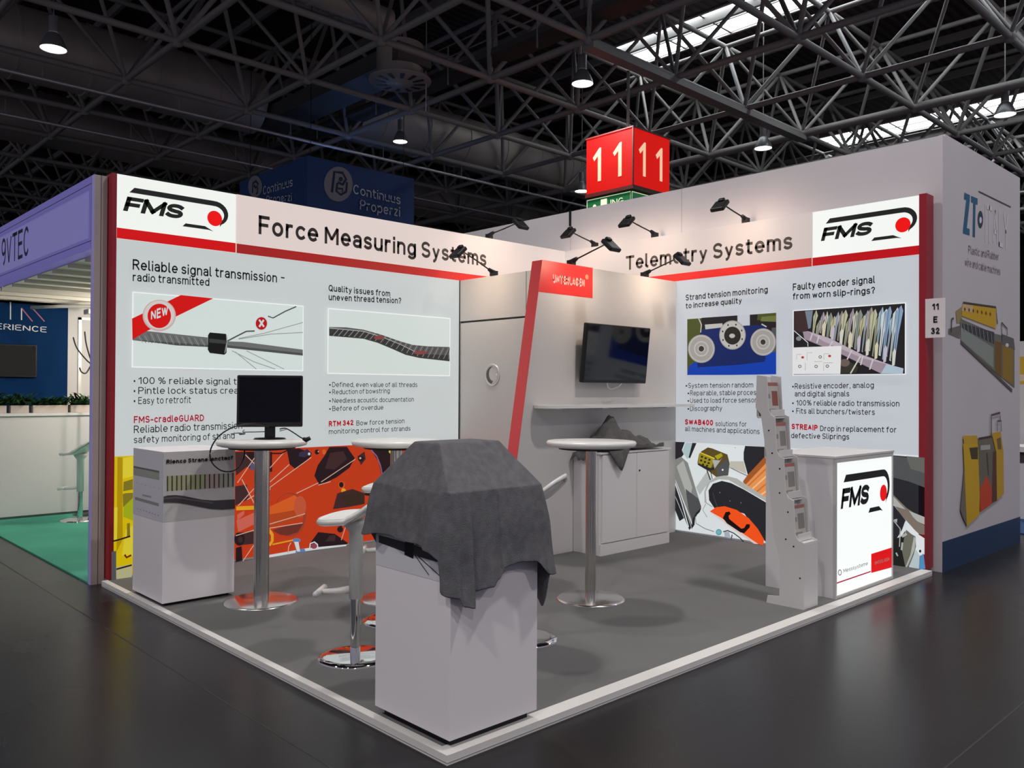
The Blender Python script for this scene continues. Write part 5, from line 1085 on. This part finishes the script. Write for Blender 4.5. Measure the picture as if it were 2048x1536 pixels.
PZ.line(mb, [(228,975),(310,960)], 0.02, ink((60,40,34)), cG); PZ.line(mb, [(308,960),(308,830),(360,815),(362,860)], 0.022, ink((84,60,50)), cG); PZ.line(mb, [(345,930),(345,865),(368,865),(368,930)], 0.016, ink((60,50,46)), cG); pz([(240,1015),(300,1010),(300,1040),(240,1045)], (180,176,168))
PZ.line(mb, [(280,1060),(290,1200)], 0.02, ink((70,64,54)), cG)
mb.build('twin_tower_print', nb)
# stand number plate
sg = thing('number_sign', 'small white stand number plate at the right end of the booth', 'sign', (4.0, 4.86, 2.0))
PSG = Plane('y', 4.862); mb = MB(); mb.box((3.934, 4.862, 1.845), (4.083, 4.868, 2.155), mat('white_sign_board', (0.80, 0.74, 0.76), rough=0.5)); mb.build('plate', sg)
mb = MB()
for s_, z, u0, u1 in (('11', 2.065, 3.985, 4.036), ('E', 1.962, 3.995, 4.026), ('32', 1.872, 3.977, 4.042)): text(PSG, mb, s_, u0, z, u1-u0, 0.052, BLACK, bold=0.03)
mb.build('lettering', sg)
# sliver of a farther booth at the right edge
fb2 = thing('far_booth_wall', 'white and yellow printed wall of a farther booth at the right edge', 'wall', (4.4, 9.5, FZ))
mb = MB(); mb.box((3.2, 9.5, FZ), (6.5, 9.55, 2.05), WW); mb.build('panel', fb2)
mb = MB(); PFB = Plane('y', 9.5); PFB.rect(mb, 3.2, 1.52, 6.4, 1.86, ink((214,176,60))); PFB.rect(mb, 3.2, 1.56, 6.4, 1.64, ink((226,206,180))); mb.build('yellow_print', fb2)
fc = thing('far_counter', 'white far counter with dark band at the right edge', 'counter', (4.0, 8.9, FZ))
mb = MB(); mb.box((3.4, 8.7, FZ), (5.6, 9.3, 0.62), WW); mb.build('body', fc)
mb = MB(); mb.box((3.4, 8.69, 0.62), (5.6, 9.3, 0.74), ink((70,60,64))); mb.build('dark_band', fc)
mb = MB(); mb.box((3.4, 8.66, 0.74), (5.6, 9.3, 0.80), WHITE); mb.build('top', fc)
mb = MB(); mb.box((2.2, 7.6, FZ), (7, 12, FZ+0.012), mat('blue_carpet', (0.006, 0.05, 0.16), rough=0.9)); tag(mb.build('carpet'), 'blue carpet strip of the far booth at the right edge', 'carpet')

# ------------------------------------------------------------------ hanging banner and number cube
NAVY = mat('navy_banner_fabric', (0.005, 0.055, 0.22), rough=0.6)
bn = thing('hanging_banner', 'blue boxed banner hanging from the roof behind the left fascia', 'banner', (-13, 9.6, 4.4))
mb = MB(); mb.box((-14.80, 8.0, 4.3), (-11.25, 11.15, 6.98), NAVY); mb.build('fabric_box', bn)
PBx = Plane('x', -11.25, off=0.01, step=0.002); PBy = Plane('y', 8.0, off=0.01, step=0.002)
GRY = ink((150,150,158)); LT = ink((214,220,232)); cH = (460, 300, 5.12); mb = MB()
PBx.pdisc(mb, 1107, 350, 147, 178, GRY, cH, 40); PBx.line(mb, [(1040,435),(1065,225),(1150,235),(1185,300),(1150,355),(1100,330)], 0.07, NVY, cH); PBx.line(mb, [(1195,330),(1185,430),(1130,460),(1085,420),(1095,340)], 0.06, NVY, cH); PBx.pdisc(mb, 1130, 300, 22, 24, BLACK, cH); PBx.line(mb, [(1100,395),(1150,400),(1145,430)], 0.05, NVY, cH); mb.build('emblem', bn); mb = MB()
PBy.pdisc(mb, 262, 375, 72, 110, GRY, cH, 40); PBy.line(mb, [(235,440),(240,340),(270,320),(295,350),(270,390),(250,360)], 0.07, NVY, cH); PBy.line(mb, [(290,380),(285,440),(270,450)], 0.06, NVY, cH)
mb.build('emblem', bn)
mb = MB()
def bt(pl_, s_, x0_, y0_, x1_, y1_, cap):
    ptext(pl_, mb, s_, (460+x0_/5.12, 300+y0_/5.12), (460+x1_/5.12, 300+y1_/5.12), cap, LT)
bt(PBx, 'Continuus', 1258, 448, 1740, 560, 19); bt(PBx, 'Properzi', 1325, 610, 1735, 685, 20); mb.build('lettering', bn); mb = MB()
bt(PBy, 'Continuus', 345, 462, 648, 372, 17); bt(PBy, 'Properzi', 380, 548, 640, 522, 15)
mb.build('lettering', bn)
mb = MB()
for x, y in ((-14.6, 8.2), (-11.45, 8.2), (-11.45, 10.95), (-14.6, 10.95)): mb.cyl((x, y, 6.98), (x, y, ZR), 0.008, BPLAST, 5)
mb.build('suspension_wires', bn)
CUBE = mat('backlit_red_panel', (0.12, 0.002, 0.002), rough=0.6, spec=0.1, emit=(0.86, 0.010, 0.006), es=0.70); CUBEN = mat('backlit_cream_number', (0.2, 0.15, 0.1), rough=0.6, emit=(1.0, 0.62, 0.40), es=0.85)
cu = thing('number_cube', 'glowing red cube sign with white number eleven hanging over the aisle', 'sign', (-5.3, 12.65, 5.77))
mb = MB(); mb.box((-5.96, 12.0, 5.80), (-4.64, 13.30, 7.06), CUBE); mb.build('cube', cu)
mb = MB()
for (a, b_) in (((-5.98, 11.98, 5.74), (-4.62, 13.32, 5.82)), ((-5.98, 11.98, 7.05), (-4.62, 13.32, 7.08)), ((-4.65, 11.98, 5.8), (-4.625, 12.01, 7.06))): mb.box(a, b_, mat('dark_red_frame', (0.10, 0.01, 0.01), rough=0.5))
mb.build('frame', cu)
mb = MB(); PK = Plane('y', 12.0, off=0.01); PK2 = Plane('x', -4.64, off=0.01)
def one(pl_, u, z, h):
    w_ = h*0.13; pl_.poly(mb, [(u, z), (u+w_, z), (u+w_, z+h), (u+w_*0.45, z+h), (u-h*0.20, z+h*0.74), (u-h*0.135, z+h*0.63), (u, z+h*0.76)], CUBEN)
one(PK, -5.62, 6.06, 0.74); one(PK, -5.04, 6.06, 0.74); one(PK2, 12.33, 6.06, 0.74); one(PK2, 12.93, 6.06, 0.74)
mb.build('numerals', cu)
mb = MB(); mb.cyl((-5.3, 12.65, 7.06), (-5.3, 12.65, ZN), 0.035, STEEL, 8); mb.build('hanger', cu)
EXG = mat('exit_sign_green', (0.01, 0.10, 0.03), rough=0.4, emit=(0.01, 0.13, 0.04), es=0.5); EXW = mat('exit_sign_white', (0.6, 0.6, 0.4), emit=(0.85, 0.88, 0.62), es=0.6)
ex = thing('exit_sign', 'green emergency exit sign box under the red cube', 'sign', (-5.3, 12.65, 5.3))
mb = MB(); mb.box((-5.96, 12.02, 5.28), (-4.70, 13.28, 5.70), EXG); mb.build('box', ex); mb = MB(); mb.cyl((-5.3, 12.65, 5.69), (-5.3, 12.65, 5.80), 0.03, STEEL, 8); mb.build('bracket', ex)
mb = MB(); PE = Plane('y', 12.02, off=0.006); PE2 = Plane('x', -4.70, off=0.006)
for pl_, u0, u1 in ((PE, -5.95, -4.72), (PE2, 12.04, 13.26)):
    pl_.line(mb, [(u0, 5.69), (u1, 5.69), (u1, 5.29), (u0, 5.29), (u0, 5.69)], 0.018, EXW, px=False)
    pl_.rect(mb, u0+0.40, 5.33, u0+0.58, 5.65, EXW); pl_.disc(mb, u0+0.22, 5.52, 0.05, 0.05, EXW, 14); pl_.line(mb, [(u0+0.20, 5.48), (u0+0.16, 5.40), (u0+0.26, 5.32)], 0.05, EXW, px=False); pl_.line(mb, [(u0+0.10, 5.44), (u0+0.30, 5.46)], 0.035, EXW, px=False)
    text(pl_, mb, 'ING', u0+0.68, 5.46, 0.36, 0.14, EXW)
mb.build('pictogram', ex)
